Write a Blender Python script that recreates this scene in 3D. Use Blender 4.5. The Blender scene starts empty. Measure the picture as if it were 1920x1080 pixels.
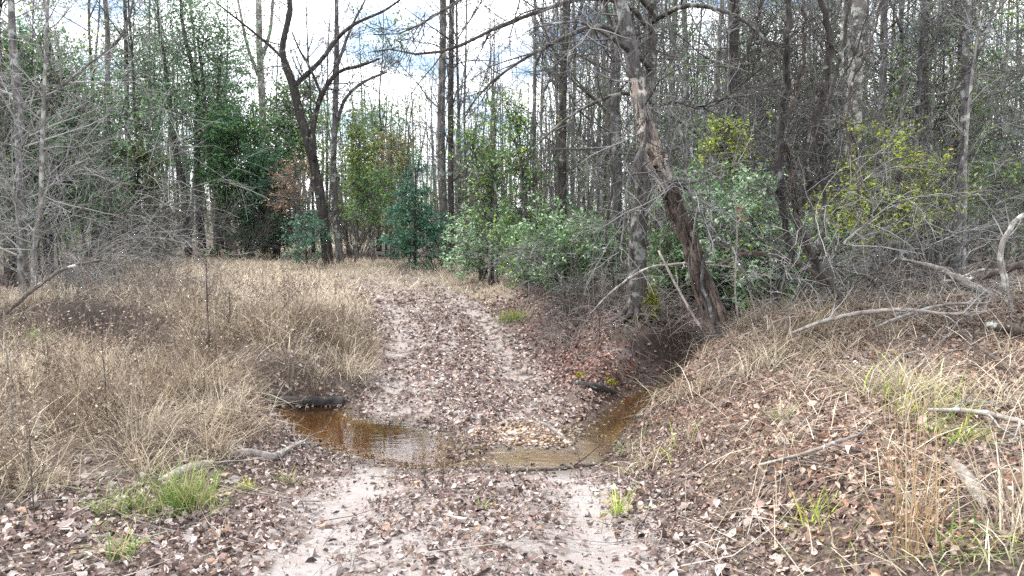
import bpy, math
import numpy as np
from mathutils import Vector

rng = np.random.default_rng(11)
scene = bpy.context.scene
COL = scene.collection

# ------------------------------------------------------------------ camera
FPX, HOR, CAMZ = 1423.0, 430.0, 1.75
PITCH = math.atan((540 - HOR) / FPX)
cam_d = bpy.data.cameras.new('camera')
cam = bpy.data.objects.new('camera', cam_d)
COL.objects.link(cam)
cam.location = (0, 0, CAMZ)
cam.rotation_euler = (math.pi / 2 - PITCH, 0, 0)
cam_d.sensor_width = 36
cam_d.lens = FPX / 1920 * 36
cam_d.clip_start, cam_d.clip_end = 0.05, 1000
scene.camera = cam

# ------------------------------------------------------------------ sky, sun, exposure
SUN_EL, SUN_ROT = math.radians(56), math.radians(-48)
world = bpy.data.worlds.new('World')
scene.world = world
world.use_nodes = True
nt = world.node_tree
nt.nodes.clear()


def N(t, typ, **kw):
    n = t.nodes.new(typ)
    for k, v in kw.items():
        setattr(n, k, v)
    return n


def setin(n, **kw):
    for k, v in kw.items():
        n.inputs[k.replace('_', ' ')].default_value = v


sky = N(nt, 'ShaderNodeTexSky', sky_type='NISHITA', sun_disc=False, sun_elevation=SUN_EL, sun_rotation=SUN_ROT)
tc = N(nt, 'ShaderNodeTexCoord')
sep = N(nt, 'ShaderNodeSeparateXYZ')
nt.links.new(tc.outputs['Generated'], sep.inputs[0])
mx = N(nt, 'ShaderNodeMath', operation='MAXIMUM'); mx.inputs[1].default_value = 0.06
nt.links.new(sep.outputs[2], mx.inputs[0])
add = N(nt, 'ShaderNodeMath', operation='ADD'); add.inputs[1].default_value = 0.22
nt.links.new(mx.outputs[0], add.inputs[0])
dx = N(nt, 'ShaderNodeMath', operation='DIVIDE'); dy = N(nt, 'ShaderNodeMath', operation='DIVIDE')
nt.links.new(sep.outputs[0], dx.inputs[0]); nt.links.new(add.outputs[0], dx.inputs[1])
nt.links.new(sep.outputs[1], dy.inputs[0]); nt.links.new(add.outputs[0], dy.inputs[1])
cmb = N(nt, 'ShaderNodeCombineXYZ'); cmb.inputs[2].default_value = 3.7
nt.links.new(dx.outputs[0], cmb.inputs[0]); nt.links.new(dy.outputs[0], cmb.inputs[1])
cn = N(nt, 'ShaderNodeTexNoise'); setin(cn, Scale=1.9, Detail=7.0, Roughness=0.58)
nt.links.new(cmb.outputs[0], cn.inputs['Vector'])
cr = N(nt, 'ShaderNodeValToRGB')
cr.color_ramp.elements[0].position = 0.41; cr.color_ramp.elements[0].color = (0, 0, 0, 1)
cr.color_ramp.elements[1].position = 0.52; cr.color_ramp.elements[1].color = (1, 1, 1, 1)
nt.links.new(cn.outputs[0], cr.inputs[0])
cmix = N(nt, 'ShaderNodeMixRGB')
nt.links.new(cr.outputs[0], cmix.inputs[0])
nt.links.new(sky.outputs[0], cmix.inputs[1])
cmix.inputs[2].default_value = (13.5, 13.8, 14.4, 1)
bg = N(nt, 'ShaderNodeBackground'); bg.inputs[1].default_value = 0.06
nt.links.new(cmix.outputs[0], bg.inputs[0])
wo = N(nt, 'ShaderNodeOutputWorld')
nt.links.new(bg.outputs[0], wo.inputs[0])

sun_d = bpy.data.lights.new('sun', 'SUN')
sun_d.energy, sun_d.angle, sun_d.color = 1.5, math.radians(10), (1.0, 0.95, 0.88)
sun = bpy.data.objects.new('sun', sun_d)
COL.objects.link(sun)
sd_ = Vector((math.sin(SUN_ROT) * math.cos(SUN_EL), math.cos(SUN_ROT) * math.cos(SUN_EL), math.sin(SUN_EL)))
sun.rotation_euler = sd_.to_track_quat('Z', 'Y').to_euler()

scene.view_settings.view_transform = 'Standard'
scene.view_settings.look = 'None'
scene.view_settings.gamma = 1
scene.view_settings.use_curve_mapping = False
scene.view_settings.exposure = 2.3
scene.cycles.use_denoising = False
scene.cycles.max_bounces = 6
scene.cycles.diffuse_bounces = 1
scene.cycles.sample_clamp_indirect = 4.0
scene.cycles.glossy_bounces = 3
scene.cycles.transparent_max_bounces = 8
scene.cycles.caustics_reflective = False
scene.cycles.caustics_refractive = False

# ------------------------------------------------------------------ helpers: projection
CP, SP = math.cos(PITCH), math.sin(PITCH)


def ray(px, py):
    a, b = (px - 960) / FPX, -(py - 540) / FPX
    return np.array([a, CP + b * SP, -SP + b * CP])


def at(px, py, d):
    r = ray(px, py)
    return np.array([0, 0, CAMZ]) + r * (d / r[1])


def ss(a, b, x):
    t = np.clip((x - a) / (b - a), 0, 1)
    return t * t * (3 - 2 * t)


def lattice(seed):
    return np.random.default_rng(seed).random((64, 64))


_lat = [lattice(s) for s in range(8)]


def vnoise(x, y, k=0):
    x = np.asarray(x, float); y = np.asarray(y, float)
    xi, yi = np.floor(x).astype(int), np.floor(y).astype(int)
    fx, fy = x - xi, y - yi
    fx = fx * fx * (3 - 2 * fx); fy = fy * fy * (3 - 2 * fy)
    L = _lat[k]
    a = L[xi & 63, yi & 63]; b = L[(xi + 1) & 63, yi & 63]
    c = L[xi & 63, (yi + 1) & 63]; d = L[(xi + 1) & 63, (yi + 1) & 63]
    return (a * (1 - fx) + b * fx) * (1 - fy) + (c * (1 - fx) + d * fx) * fy


def fbm(x, y, s, k=0, o=3):
    v = 0; a = 1; t = 0
    for i in range(o):
        v = v + a * vnoise(x * s + 11.3 * i, y * s + 7.1 * i, (k + i) % 8); t += a
        a *= 0.5; s *= 2.03
    return v / t


# ------------------------------------------------------------------ terrain
WZ = -0.30
WPOLY = np.array([(-14, 11.9), (-7.5, 11.3), (-5.6, 10.7), (-4.5, 9.8), (-3.4, 9.0), (-2.58, 8.68), (-1.96, 8.75), (-1.72, 8.22), (-1.42, 7.98),
                  (-1.08, 7.92), (-0.80, 7.60), (-0.52, 7.28), (-0.40, 7.0), (-0.28, 7.03), (0.2, 7.1), (0.49, 7.0), (0.66, 7.48), (0.84, 8.0), (1.12, 8.6),
                  (1.40, 9.26), (1.80, 9.9), (2.6, 10.5), (5, 10.9), (14, 11.5), (14, 10.6), (5, 10.1), (3, 9.9), (2.3, 9.55), (1.9, 9.2),
                  (1.6, 8.58), (1.24, 7.88), (0.98, 7.11), (0.84, 6.63), (0.45, 6.41), (0, 6.36), (-0.32, 6.41), (-0.71, 6.34), (-1.1, 6.55),
                  (-1.53, 6.82), (-1.85, 7.11), (-2.16, 7.5), (-2.5, 7.95), (-3.2, 8.2), (-4.4, 8.9), (-5.6, 9.8), (-7.5, 10.3), (-14, 10.9)], float)


def sdf(x, y):
    """signed distance to the water outline, negative inside"""
    x = np.asarray(x, float); y = np.asarray(y, float)
    dmin = np.full(x.shape, 1e9); ins = np.zeros(x.shape, bool)
    n = len(WPOLY)
    for i in range(n):
        ax, ay = WPOLY[i]; bx, by = WPOLY[(i + 1) % n]
        ex, ey = bx - ax, by - ay
        t = np.clip(((x - ax) * ex + (y - ay) * ey) / (ex * ex + ey * ey), 0, 1)
        d = (x - ax - t * ex) ** 2 + (y - ay - t * ey) ** 2
        dmin = np.minimum(dmin, d)
        c = (ay > y) != (by > y)
        with np.errstate(divide='ignore', invalid='ignore'):
            xi = ax + (y - ay) / (by - ay if by != ay else 1e-9) * ex
        ins ^= c & (x < xi)
    d = np.sqrt(dmin)
    return np.where(ins, -d, d)


def xc(y):
    return np.interp(y, [-5, 0, 4, 6, 10, 13, 15.5, 18, 21, 25, 32, 45], [-.1, -.1, -.25, -.38, -.72, -1.12, -1.65, -2.45, -3.9, -6.3, -11, -19])


def zt(y):
    return np.interp(y, [-6, 0, 3.7, 5.4, 6.4, 7.2, 8.2, 10, 13, 16, 18, 21, 25, 38, 60, 90, 140, 300],
                     [.15, .12, .06, -.10, -.29, -.30, -.245, -.15, .01, .19, .30, .48, .68, .72, .9, 1.6, 4, 9])


def zleft(x, y):
    z = np.interp(y, [-6, 0, 3.5, 5, 6.5, 8.5, 10.2, 12, 14, 18, 21, 25, 38, 60, 90, 140, 300],
                  [.15, .12, .05, .06, .16, .14, .30, .36, .42, .47, .55, .68, .74, .9, 1.6, 4, 9])
    z = z + .05 * np.clip(-x - 2, 0, 4) * ss(3, 6, y) * (1 - ss(9, 14, y))
    z = z + .05 * np.exp(-((x + 2.6) / 1.3) ** 2 - ((y - 10.2) / 1.0) ** 2)
    z = z + .26 * np.exp(-((x + 6.2) / 1.7) ** 2 - ((y - 12.0) / .9) ** 2) - .16 * np.exp(-((x + 5.6) / 1.6) ** 2 - ((y - 8.9) / 1.2) ** 2)
    return z


def zright(x, y):
    xs = x - .23 * np.clip(y - 5, -3, 5)
    near = .05 + .44 * ss(.75, 2.2, xs) + .10 * np.clip(xs - 2.0, 0, 8) + .30 * np.exp(-((y - 8.2) / 1.0) ** 2) * ss(1.7, 2.9, x)
    u = x - xc(y)
    far = zt(y) + .42 * ss(.9, 2.7, u) * (1 - ss(15, 21, y)) + .3 * ss(2.5, 6, x) * (1 - ss(18, 30, y)) + .16 * np.exp(-((x - 1.95) ** 2 + (y - 11.4) ** 2) / .8)
    k = ss(9.6, 10.4, y)
    return near * (1 - k) + far * k


def Hraw(x, y):
    x = np.asarray(x, float); y = np.asarray(y, float)
    u = x - xc(y)
    wl = ss(1.15, 2.1, -u); wr = ss(1.1, 2.0, u)
    z = zt(y) * (1 - wl - wr) + zleft(x, y) * wl + zright(x, y) * wr
    near = 1 - ss(24, 32, y)
    rut = np.exp(-((np.abs(u) - .76) / .26) ** 2) * near
    z = z - .045 * rut + .02 * np.exp(-(u / .3) ** 2) * near
    z = z + (fbm(x, y, .9, 1) - .5) * .10 * (.35 + .65 * (wl + wr)) + (fbm(x, y, 4.2, 3, 3) - .5) * .045
    return z


def H(x, y):
    x = np.asarray(x, float); y = np.asarray(y, float)
    z = Hraw(x, y)
    s = sdf(x, y)
    u = np.abs(x - xc(y))
    w = np.where(u < 1.3, .9, .34 + .5 * np.clip(fbm(x, y, 1.1, 5) - .4, 0, 1))
    k = ss(0, 1, s / w)
    zo = (WZ + .002) * (1 - k) + z * k
    zo = np.where((s < w) & (z < WZ + .012), np.maximum(z, WZ + .002 + .03 * k), zo)
    dep = .055 + .15 * np.maximum(ss(.5, 1.1, -x), ss(.75, 1.2, x)) * 1.0
    zi = WZ + .002 - (dep + .002) * ss(-.06, .34, -s) - .01 * (fbm(x, y, 6, 2) - .5)
    z = np.where(s < 0, zi, zo)
    dam = np.exp(-(((x + .43) / .16) ** 2 + ((y - 6.75) / .35) ** 2))
    z = z + dam * .055
    return z


def ground_at(px, py):
    r = ray(px, py)
    t = np.linspace(2.5, 60, 4000)
    P = np.array([0, 0, CAMZ])[None] + r[None] * t[:, None]
    h = H(P[:, 0], P[:, 1])
    i = int(np.argmax(P[:, 2] < h))
    p = P[i].copy(); p[2] = h[i]
    return p


# ------------------------------------------------------------------ helpers: meshes and objects
def mesh_np(name, V, faces, mat=None, col=None, smooth=True, attrs=None):
    V = np.asarray(V, np.float32)
    faces = [np.asarray(f, np.int32) for f in faces if len(f)]
    me = bpy.data.meshes.new(name)
    nl = sum(f.size for f in faces); npoly = sum(len(f) for f in faces)
    me.vertices.add(len(V)); me.vertices.foreach_set('co', V.ravel())
    me.loops.add(nl); me.loops.foreach_set('vertex_index', np.concatenate([f.ravel() for f in faces]))
    me.polygons.add(npoly)
    tot = np.concatenate([np.full(len(f), f.shape[1], np.int32) for f in faces])
    st = np.concatenate([[0], np.cumsum(tot)[:-1]]).astype(np.int32)
    me.polygons.foreach_set('loop_start', st)
    me.polygons.foreach_set('loop_total', tot)
    me.polygons.foreach_set('use_smooth', np.full(npoly, smooth, bool))
    me.update(calc_edges=True)
    if col is not None:
        c = np.ones((len(V), 4), np.float32); c[:, :3] = col
        a = me.color_attributes.new('col', 'FLOAT_COLOR', 'POINT'); a.data.foreach_set('color', c.ravel())
    for k, v in (attrs or {}).items():
        a = me.attributes.new(k, 'FLOAT', 'POINT'); a.data.foreach_set('value', np.asarray(v, np.float32))
    if mat:
        me.materials.append(mat)
    return me


def link(name, me, parent=None, loc=None):
    o = bpy.data.objects.new(name, me)
    COL.objects.link(o)
    if parent is not None:
        o.parent = parent
    if loc is not None:
        o.location = loc
    return o


def tag(o, label=None, cat=None, group=None, kind=None):
    for k, v in (('label', label), ('category', cat), ('group', group), ('kind', kind)):
        if v:
            o[k] = v
    return o


def thing(name, label, cat, loc, group=None):
    o = link(name, None, None, loc)
    o.empty_display_size = .2
    return tag(o, label, cat, group)


def dup(root, loc, rotz, sc, label, group):
    r = root.copy(); COL.objects.link(r)
    r.location = loc; r.rotation_euler = (0, 0, rotz); r.scale = sc
    r['label'] = label
    r['group'] = group
    for ch in list(root.children):
        c = ch.copy(); COL.objects.link(c); c.parent = r
        for gch in list(ch.children):
            d = gch.copy(); COL.objects.link(d); d.parent = c
    return r


class Geo:
    """collects vertex and face arrays for one mesh"""
    def __init__(s):
        s.V = []; s.Q = []; s.T = []; s.C = []; s.n = 0

    def add(s, V, Q=None, T=None, C=None):
        V = np.asarray(V, float).reshape(-1, 3)
        s.V.append(V)
        if Q is not None and len(Q): s.Q.append(np.asarray(Q) + s.n)
        if T is not None and len(T): s.T.append(np.asarray(T) + s.n)
        if C is not None:
            C = np.asarray(C, float)
            s.C.append(np.broadcast_to(C, (len(V), 3)) if C.ndim == 1 else C)
        s.n += len(V)

    def mesh(s, name, mat, off=(0, 0, 0), smooth=True):
        V = np.concatenate(s.V) - np.asarray(off)
        fs = []
        if s.Q: fs.append(np.concatenate(s.Q))
        if s.T: fs.append(np.concatenate(s.T))
        return mesh_np(name, V, fs, mat, np.concatenate(s.C) if s.C else None, smooth)


def nrm(v):
    return v / np.maximum(np.linalg.norm(v, axis=-1, keepdims=True), 1e-9)


def tubes(g, P, R, S=3, rough=0., caps=False, C=None, r=rng):
    """N polylines P (N,K,3) with radii R (N,K) as S-sided tubes"""
    P = np.asarray(P, float); R = np.asarray(R, float)
    if P.ndim == 2: P = P[None]; R = R[None]
    n, K, _ = P.shape
    T = np.empty_like(P)
    T[:, 1:-1] = P[:, 2:] - P[:, :-2]; T[:, 0] = P[:, 1] - P[:, 0]; T[:, -1] = P[:, -1] - P[:, -2]
    T = nrm(T)
    ref = np.where(np.abs(T[:, :1, 2:]) > .8, np.array([1., 0, 0]), np.array([0, 0, 1.]))
    A = nrm(np.cross(T, ref)); B = np.cross(T, A)
    th = np.arange(S) / S * 2 * math.pi
    c, s_ = np.cos(th), np.sin(th)
    rr = R[:, :, None] * (1 + rough * (r.random((n, K, S)) - .5)) if rough else np.repeat(R[:, :, None], S, 2)
    V = P[:, :, None, :] + rr[..., None] * (A[:, :, None, :] * c[None, None, :, None] + B[:, :, None, :] * s_[None, None, :, None])
    idx = np.arange(n * K * S).reshape(n, K, S)
    a = idx[:, :-1]; b = idx[:, 1:]
    Q = np.stack([a, np.roll(a, -1, 2), np.roll(b, -1, 2), b], -1).reshape(-1, 4)
    Tt = None
    if caps:
        Tt = []
        for e, rev in ((idx[:, 0], 1), (idx[:, -1], 0)):
            for k in range(1, S - 1):
                t = np.stack([e[:, 0], e[:, k], e[:, k + 1]], -1)
                Tt.append(t[:, ::-1] if rev else t)
        Tt = np.concatenate(Tt)
    if C is not None and np.ndim(C) == 2:
        C = np.repeat(C, K * S, 0)
    g.add(V.reshape(-1, 3), Q, Tt, C)


def catmull(pts, n):
    """pts (k,d) -> n points along a Catmull-Rom through them"""
    p = np.asarray(pts, float)
    k = len(p)
    q = np.vstack([2 * p[0] - p[1], p, 2 * p[-1] - p[-2]])
    L = np.concatenate([[0], np.cumsum(np.linalg.norm(np.diff(p[:, :3], axis=0), axis=1))])
    t = np.interp(np.linspace(0, L[-1], n), L, np.arange(k))
    i = np.minimum(t.astype(int), k - 2); f = (t - i)[:, None]
    a, b, c, d = q[i], q[i + 1], q[i + 2], q[i + 3]
    return .5 * (2 * b + (c - a) * f + (2 * a - 5 * b + 4 * c - d) * f ** 2 + (3 * b - a - 3 * c + d) * f ** 3)


def grow(S, D, L, r0, r1, K, wander, up, r, grav=0.):
    n = len(S)
    P = np.zeros((n, K, 3)); P[:, 0] = S
    d = nrm(D); st = (np.asarray(L) / (K - 1))[:, None]
    for k in range(1, K):
        d = nrm(d + wander * r.normal(size=(n, 3)) + np.array([0, 0, up - grav * k / K]))
        P[:, k] = P[:, k - 1] + d * st
    t = np.linspace(0, 1, K)[None]
    R = np.asarray(r0)[:, None] * (1 - t) + np.asarray(r1) * t
    return P, R


def spawn(P, R, n, t0, t1, ang, angsd, r, flat=0., bias=None):
    """n children points on polylines P: start, direction, radius, t, parent index"""
    N_, K, _ = P.shape
    ln = np.linalg.norm(np.diff(P, axis=1), axis=2).sum(1)
    i = r.choice(N_, n, p=ln / ln.sum())
    t = t0 + (t1 - t0) * r.random(n)
    f = t * (K - 1); k = np.minimum(f.astype(int), K - 2); f = (f - k)[:, None]
    S = P[i, k] * (1 - f) + P[i, k + 1] * f
    T = nrm(P[i, k + 1] - P[i, k])
    rad = R[i, k] * (1 - f[:, 0]) + R[i, k + 1] * f[:, 0]
    w = r.normal(size=(n, 3))
    if bias is not None: w = w + np.asarray(bias)
    w[:, 2] *= (1 - flat)
    w = nrm(w - (w * T).sum(1, keepdims=True) * T)
    a = np.radians(ang + angsd * r.normal(size=n))[:, None]
    D = T * np.cos(a) + w * np.sin(a)
    return S, D, rad, t, i


def leaves(g, P, size, r, cols, upbias=.6, aspect=.42, dirs=None):
    """folded diamond leaves at P"""
    n = len(P)
    if n == 0: return
    size = np.broadcast_to(size, (n,)) * (.65 + .7 * r.random(n))
    nor = nrm(r.normal(size=(n, 3)) + np.array([0, 0, upbias * 2]))
    d = r.normal(size=(n, 3)) if dirs is None else dirs + .6 * r.normal(size=(n, 3))
    d = nrm(d - (d * nor).sum(1, keepdims=True) * nor)
    s = np.cross(nor, d)
    sz = size[:, None]
    m = P + d * sz * .45
    V = np.stack([P, m + s * sz * aspect * .5 + nor * sz * .08, P + d * sz - nor * sz * .12, m - s * sz * aspect * .5 + nor * sz * .08], 1)
    b = np.arange(n)[:, None] * 4
    T = np.concatenate([b + [0, 1, 2], b + [0, 2, 3]])
    cols = np.asarray(cols, float)
    c = cols[r.integers(0, len(cols), n)] * (.75 + .5 * r.random((n, 1)))
    g.add(V.reshape(-1, 3), None, T, np.repeat(c, 4, 0))


# ------------------------------------------------------------------ materials
def newmat(name):
    m = bpy.data.materials.new(name); m.use_nodes = True
    t = m.node_tree; t.nodes.clear()
    out = N(t, 'ShaderNodeOutputMaterial')
    b = N(t, 'ShaderNodeBsdfPrincipled')
    t.links.new(b.outputs[0], out.inputs[0])
    b.inputs['Roughness'].default_value = .9
    b.inputs['Specular IOR Level'].default_value = .2
    return m, t, b, out


def ramp(t, src, stops):
    r = N(t, 'ShaderNodeValToRGB')
    el = r.color_ramp.elements
    while len(el) < len(stops): el.new(.5)
    for e, (p, c) in zip(el, stops):
        e.position = p; e.color = (*c, 1) if len(c) == 3 else c
    t.links.new(src, r.inputs[0])
    return r.outputs[0]


def noise(t, vec, scale, detail=4, rough=.6):
    n = N(t, 'ShaderNodeTexNoise'); setin(n, Scale=scale, Detail=float(detail), Roughness=rough)
    if vec is not None: t.links.new(vec, n.inputs['Vector'])
    return n.outputs[0]


def mixc(t, f, a, b, blend='MIX'):
    m = N(t, 'ShaderNodeMixRGB', blend_type=blend)
    for i, v in ((0, f), (1, a), (2, b)):
        if isinstance(v, (int, float)): m.inputs[i].default_value = v
        elif isinstance(v, tuple): m.inputs[i].default_value = (*v, 1)
        else: t.links.new(v, m.inputs[i])
    return m.outputs[0]


def bark(name, dark, light, lichen=0., lcol=(.42, .45, .40), zs=.22, sc=14, moss=0., bump=.6):
    m, t, b, out = newmat(name)
    tcn = N(t, 'ShaderNodeTexCoord')
    mp = N(t, 'ShaderNodeMapping'); mp.inputs['Scale'].default_value = (1, 1, zs)
    t.links.new(tcn.outputs['Object'], mp.inputs[0])
    n1 = noise(t, mp.outputs[0], sc, 6, .7)
    c = ramp(t, n1, [(.36, dark), (.62, light)])
    n3 = noise(t, tcn.outputs['Object'], 2.3, 3)
    c = mixc(t, ramp(t, n3, [(.4, (0, 0, 0)), (.65, (.55, .55, .55))]), c, dark)
    if lichen:
        n2 = noise(t, tcn.outputs['Object'], 5.5, 6, .65)
        c = mixc(t, ramp(t, n2, [(.62 - .22 * lichen, (0, 0, 0)), (.68 - .2 * lichen, (.85, .85, .85))]), c, lcol)
    if moss:
        n4 = noise(t, tcn.outputs['Object'], 3.0, 4)
        sp = N(t, 'ShaderNodeSeparateXYZ'); t.links.new(tcn.outputs['Object'], sp.inputs[0])
        mr = N(t, 'ShaderNodeMapRange'); setin(mr, From_Min=.55 * moss, From_Max=0.0, To_Min=0.0, To_Max=.38)
        t.links.new(sp.outputs[2], mr.inputs[0])
        ad = N(t, 'ShaderNodeMath', operation='ADD'); t.links.new(n4, ad.inputs[0]); t.links.new(mr.outputs[0], ad.inputs[1])
        c = mixc(t, ramp(t, ad.outputs[0], [(.66, (0, 0, 0)), (.78, (1, 1, 1))]), c, (.13, .16, .02))
    oi = N(t, 'ShaderNodeObjectInfo')
    c = mixc(t, 1.0, c, ramp(t, oi.outputs['Random'], [(0, (.72, .72, .74)), (1, (1.18, 1.14, 1.1))]), 'MULTIPLY')
    t.links.new(c, b.inputs['Base Color'])
    bp = N(t, 'ShaderNodeBump'); setin(bp, Strength=bump, Distance=.03)
    t.links.new(n1, bp.inputs['Height']); t.links.new(bp.outputs[0], b.inputs['Normal'])
    return m


def twigmat(name, c0, c1):
    m, t, b, out = newmat(name)
    g = N(t, 'ShaderNodeNewGeometry')
    c = ramp(t, g.outputs['Random Per Island'], [(0, c0), (1, c1)])
    t.links.new(c, b.inputs['Base Color'])
    return m


def leafmat(name, transl=.3, rough=.6, spec=.3):
    m, t, b, out = newmat(name)
    a = N(t, 'ShaderNodeAttribute', attribute_name='col')
    t.links.new(a.outputs[0], b.inputs['Base Color'])
    b.inputs['Roughness'].default_value = rough
    b.inputs['Specular IOR Level'].default_value = spec
    tr = N(t, 'ShaderNodeBsdfTranslucent'); t.links.new(a.outputs[0], tr.inputs[0])
    mx_ = N(t, 'ShaderNodeMixShader'); mx_.inputs[0].default_value = transl
    t.links.new(b.outputs[0], mx_.inputs[1]); t.links.new(tr.outputs[0], mx_.inputs[2])
    t.links.new(mx_.outputs[0], out.inputs[0])
    return m


M_GREY = bark('grey_bark', (.034, .032, .030), (.205, .198, .19), .35, (.36, .385, .36))
M_DARK = bark('dark_bark', (.016, .0145, .013), (.095, .086, .079), .12, (.28, .30, .27))
M_PALE = bark('pale_bark', (.11, .10, .092), (.31, .295, .275), .45, (.48, .49, .45))
M_LICH = bark('lichen_bark', (.035, .032, .030), (.20, .19, .178), .55, (.40, .42, .385), zs=.8, sc=9)
M_MOSSY = bark('mossy_bark', (.025, .021, .019), (.15, .135, .12), .4, (.30, .31, .27), zs=.15, sc=16, moss=.5)
M_ROT = bark('rotten_wood', (.018, .014, .012), (.27, .215, .18), 0, zs=.22, sc=20, bump=1.0)
M_PEEL = bark('peeled_wood', (.22, .18, .15), (.60, .54, .47), 0, zs=.12, sc=18)
M_LOG = bark('wet_log', (.016, .014, .013), (.10, .09, .085), 0, zs=1, sc=10)
M_STICK = bark('weathered_stick', (.12, .105, .095), (.36, .33, .30), .2, zs=1, sc=16)
M_STICKD = bark('dark_stick', (.035, .028, .024), (.13, .11, .095), .2, zs=1, sc=16)
M_TWIG = twigmat('grey_twig', (.055, .053, .051), (.25, .243, .235))
M_TWIGD = twigmat('dark_twig', (.018, .0165, .016), (.095, .088, .083))
M_TWIGP = twigmat('pale_twig', (.10, .097, .093), (.38, .37, .355))
M_BRUSH = twigmat('brush_twig', (.036, .031, .028), (.18, .163, .15))
M_LEAF = leafmat('green_leaf', .28, .45, .4)
M_DEAD = leafmat('dead_leaf', .12, .75, .25)
M_GRASS = leafmat('grass_blade', .25, .75, .2)
M_MOSS = leafmat('moss', .1, .95, .05)


def mat_ground():
    m, t, b, out = newmat('forest_ground')
    tcn = N(t, 'ShaderNodeTexCoord'); P = tcn.outputs['Object']

    def att(n):
        a = N(t, 'ShaderNodeAttribute', attribute_name=n); return a.outputs['Fac']
    n1 = noise(t, P, 34, 6, .7); n2 = noise(t, P, 5, 5, .6); n3 = noise(t, P, 130, 3, .7)
    litter = ramp(t, n1, [(.32, (.020, .015, .012)), (.50, (.075, .055, .045)), (.64, (.18, .138, .115)), (.78, (.31, .255, .22))])
    sand = ramp(t, n3, [(.25, (.18, .165, .158)), (.55, (.31, .29, .28)), (.8, (.43, .41, .398))])
    sand = mixc(t, ramp(t, n2, [(.38, (.0, .0, .0)), (.60, (.75, .75, .75))]), sand, (.23, .195, .18))
    straw = ramp(t, n1, [(.32, (.09, .072, .053)), (.5, (.25, .205, .155)), (.72, (.43, .37, .29))])
    bed = ramp(t, n1, [(.35, (.05, .034, .018)), (.55, (.15, .11, .062)), (.7, (.27, .21, .14))])
    c = mixc(t, att('field'), litter, straw)
    ad = N(t, 'ShaderNodeMath', operation='ADD'); t.links.new(att('sand'), ad.inputs[0])
    sc_ = N(t, 'ShaderNodeMath', operation='MULTIPLY_ADD'); sc_.inputs[1].default_value = 1.9; sc_.inputs[2].default_value = -.95
    t.links.new(n2, sc_.inputs[0]); t.links.new(sc_.outputs[0], ad.inputs[1])
    c = mixc(t, ramp(t, ad.outputs[0], [(.35, (0, 0, 0)), (.62, (1, 1, 1))]), c, sand)
    c = mixc(t, att('wet'), c, (.055, .040, .030))
    c = mixc(t, att('bed'), c, bed)
    c = mixc(t, att('soil'), c, (.045, .034, .028))
    t.links.new(c, b.inputs['Base Color'])
    bp = N(t, 'ShaderNodeBump'); setin(bp, Strength=.7, Distance=.03)
    t.links.new(n1, bp.inputs['Height']); t.links.new(bp.outputs[0], b.inputs['Normal'])
    return m


M_GROUND = mat_ground()

# ------------------------------------------------------------------ ground, track, creek
def steps(segs):
    v = [segs[0][0]]
    for a, b_, st0, st1 in segs:
        while v[-1] < b_ - 1e-6:
            f = (v[-1] - a) / (b_ - a)
            v.append(min(b_, v[-1] + st0 + (st1 - st0) * f))
    return np.array(v)


gx = steps([(0, 4, .065, .065), (4, 14, .065, .4), (14, 60, .3, 4), (60, 260, 4, 40)])
gx = np.concatenate([-gx[:0:-1], gx])
gy = steps([(-40, 2, 6, .12), (2, 12, .065, .07), (12, 24, .07, .3), (24, 60, .25, 2), (60, 360, 2, 40)])
GX, GY = np.meshgrid(gx, gy)
GZ = H(GX, GY)
S_ = sdf(GX, GY)
U_ = GX - xc(GY)


def field_mask(x, y):
    """1 where dry grass grows"""
    u = x - xc(y)
    n = (fbm(x, y, .8, 4) - .5)
    left_far = ss(1.05, 1.6, -u + n * .8) * ss(8.4, 9.2, y)
    all_far = ss(15.5, 18.5, y + n * 3)
    xb = np.interp(y, [3, 4.2, 4.8, 5.4, 6.2, 7.2, 8.2], [-3.6, -3.1, -2.65, -2.1, -1.75, -2.15, -2.5])
    left_near = ss(.0, .5, xb - x + n * .6) * (1 - ss(8.8, 9.2, y))
    ridge = .75 * np.exp(-((y - 8.2) / 1.1) ** 2) * ss(1.7, 2.4, x) * (1 - ss(3.6, 5.2, x))
    wood = np.maximum(ss(26.5, 29, y) * ss(-10, -7, x), ss(.5, 3, x) * ss(12, 14, y) * 0.8)
    wood = np.maximum(wood, ss(7.5 + .12 * y, 9.5 + .12 * y, -x) * ss(12, 15, y))
    trk = np.exp(-((np.abs(u) - .76) / .30) ** 2) * (1 - ss(19, 23, y))
    f = np.maximum(np.maximum(left_far, all_far), np.maximum(left_near, ridge))
    return np.clip(f * (1 - wood) * (1 - .9 * trk), 0, 1)


FM = field_mask(GX, GY)
near = 1 - ss(20, 26, GY)
sandm = np.exp(-((np.abs(U_) - .78) / .34) ** 2) * near * (.42 + .30 * ss(7.5, 5.8, GY) + .14 * ss(8, 10, GY))
sandm = np.maximum(sandm, .46 * (np.abs(U_) < 1.15) * near)
sandm = sandm + .34 * (np.abs(U_) < 1.6) * ss(7.4, 6.4, GY) * (fbm(GX, GY, 1.3, 2) - .25)
sandm = np.maximum(sandm, .55 * (1 - ss(.3, 1.1, np.abs(GX - 1.55))) * (1 - ss(.1, .6, np.abs(GY - 10.0))))
wet = np.clip(1 - ss(.02, .20 + .35 * fbm(GX, GY, 1.5, 3), S_), 0, 1) * .8
bedm = np.clip(ss(.01, -.05, S_), 0, 1)
ford = ss(-.36, -.2, GX) * (1 - ss(.7, 1.0, GX)) * (1 - ss(7.3, 7.6, GY)) * bedm
sandm = np.maximum(sandm, .75 * ford)
bedm = bedm * (1 - .75 * ford)
wet = wet * (1 - .9 * ford)


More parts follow.
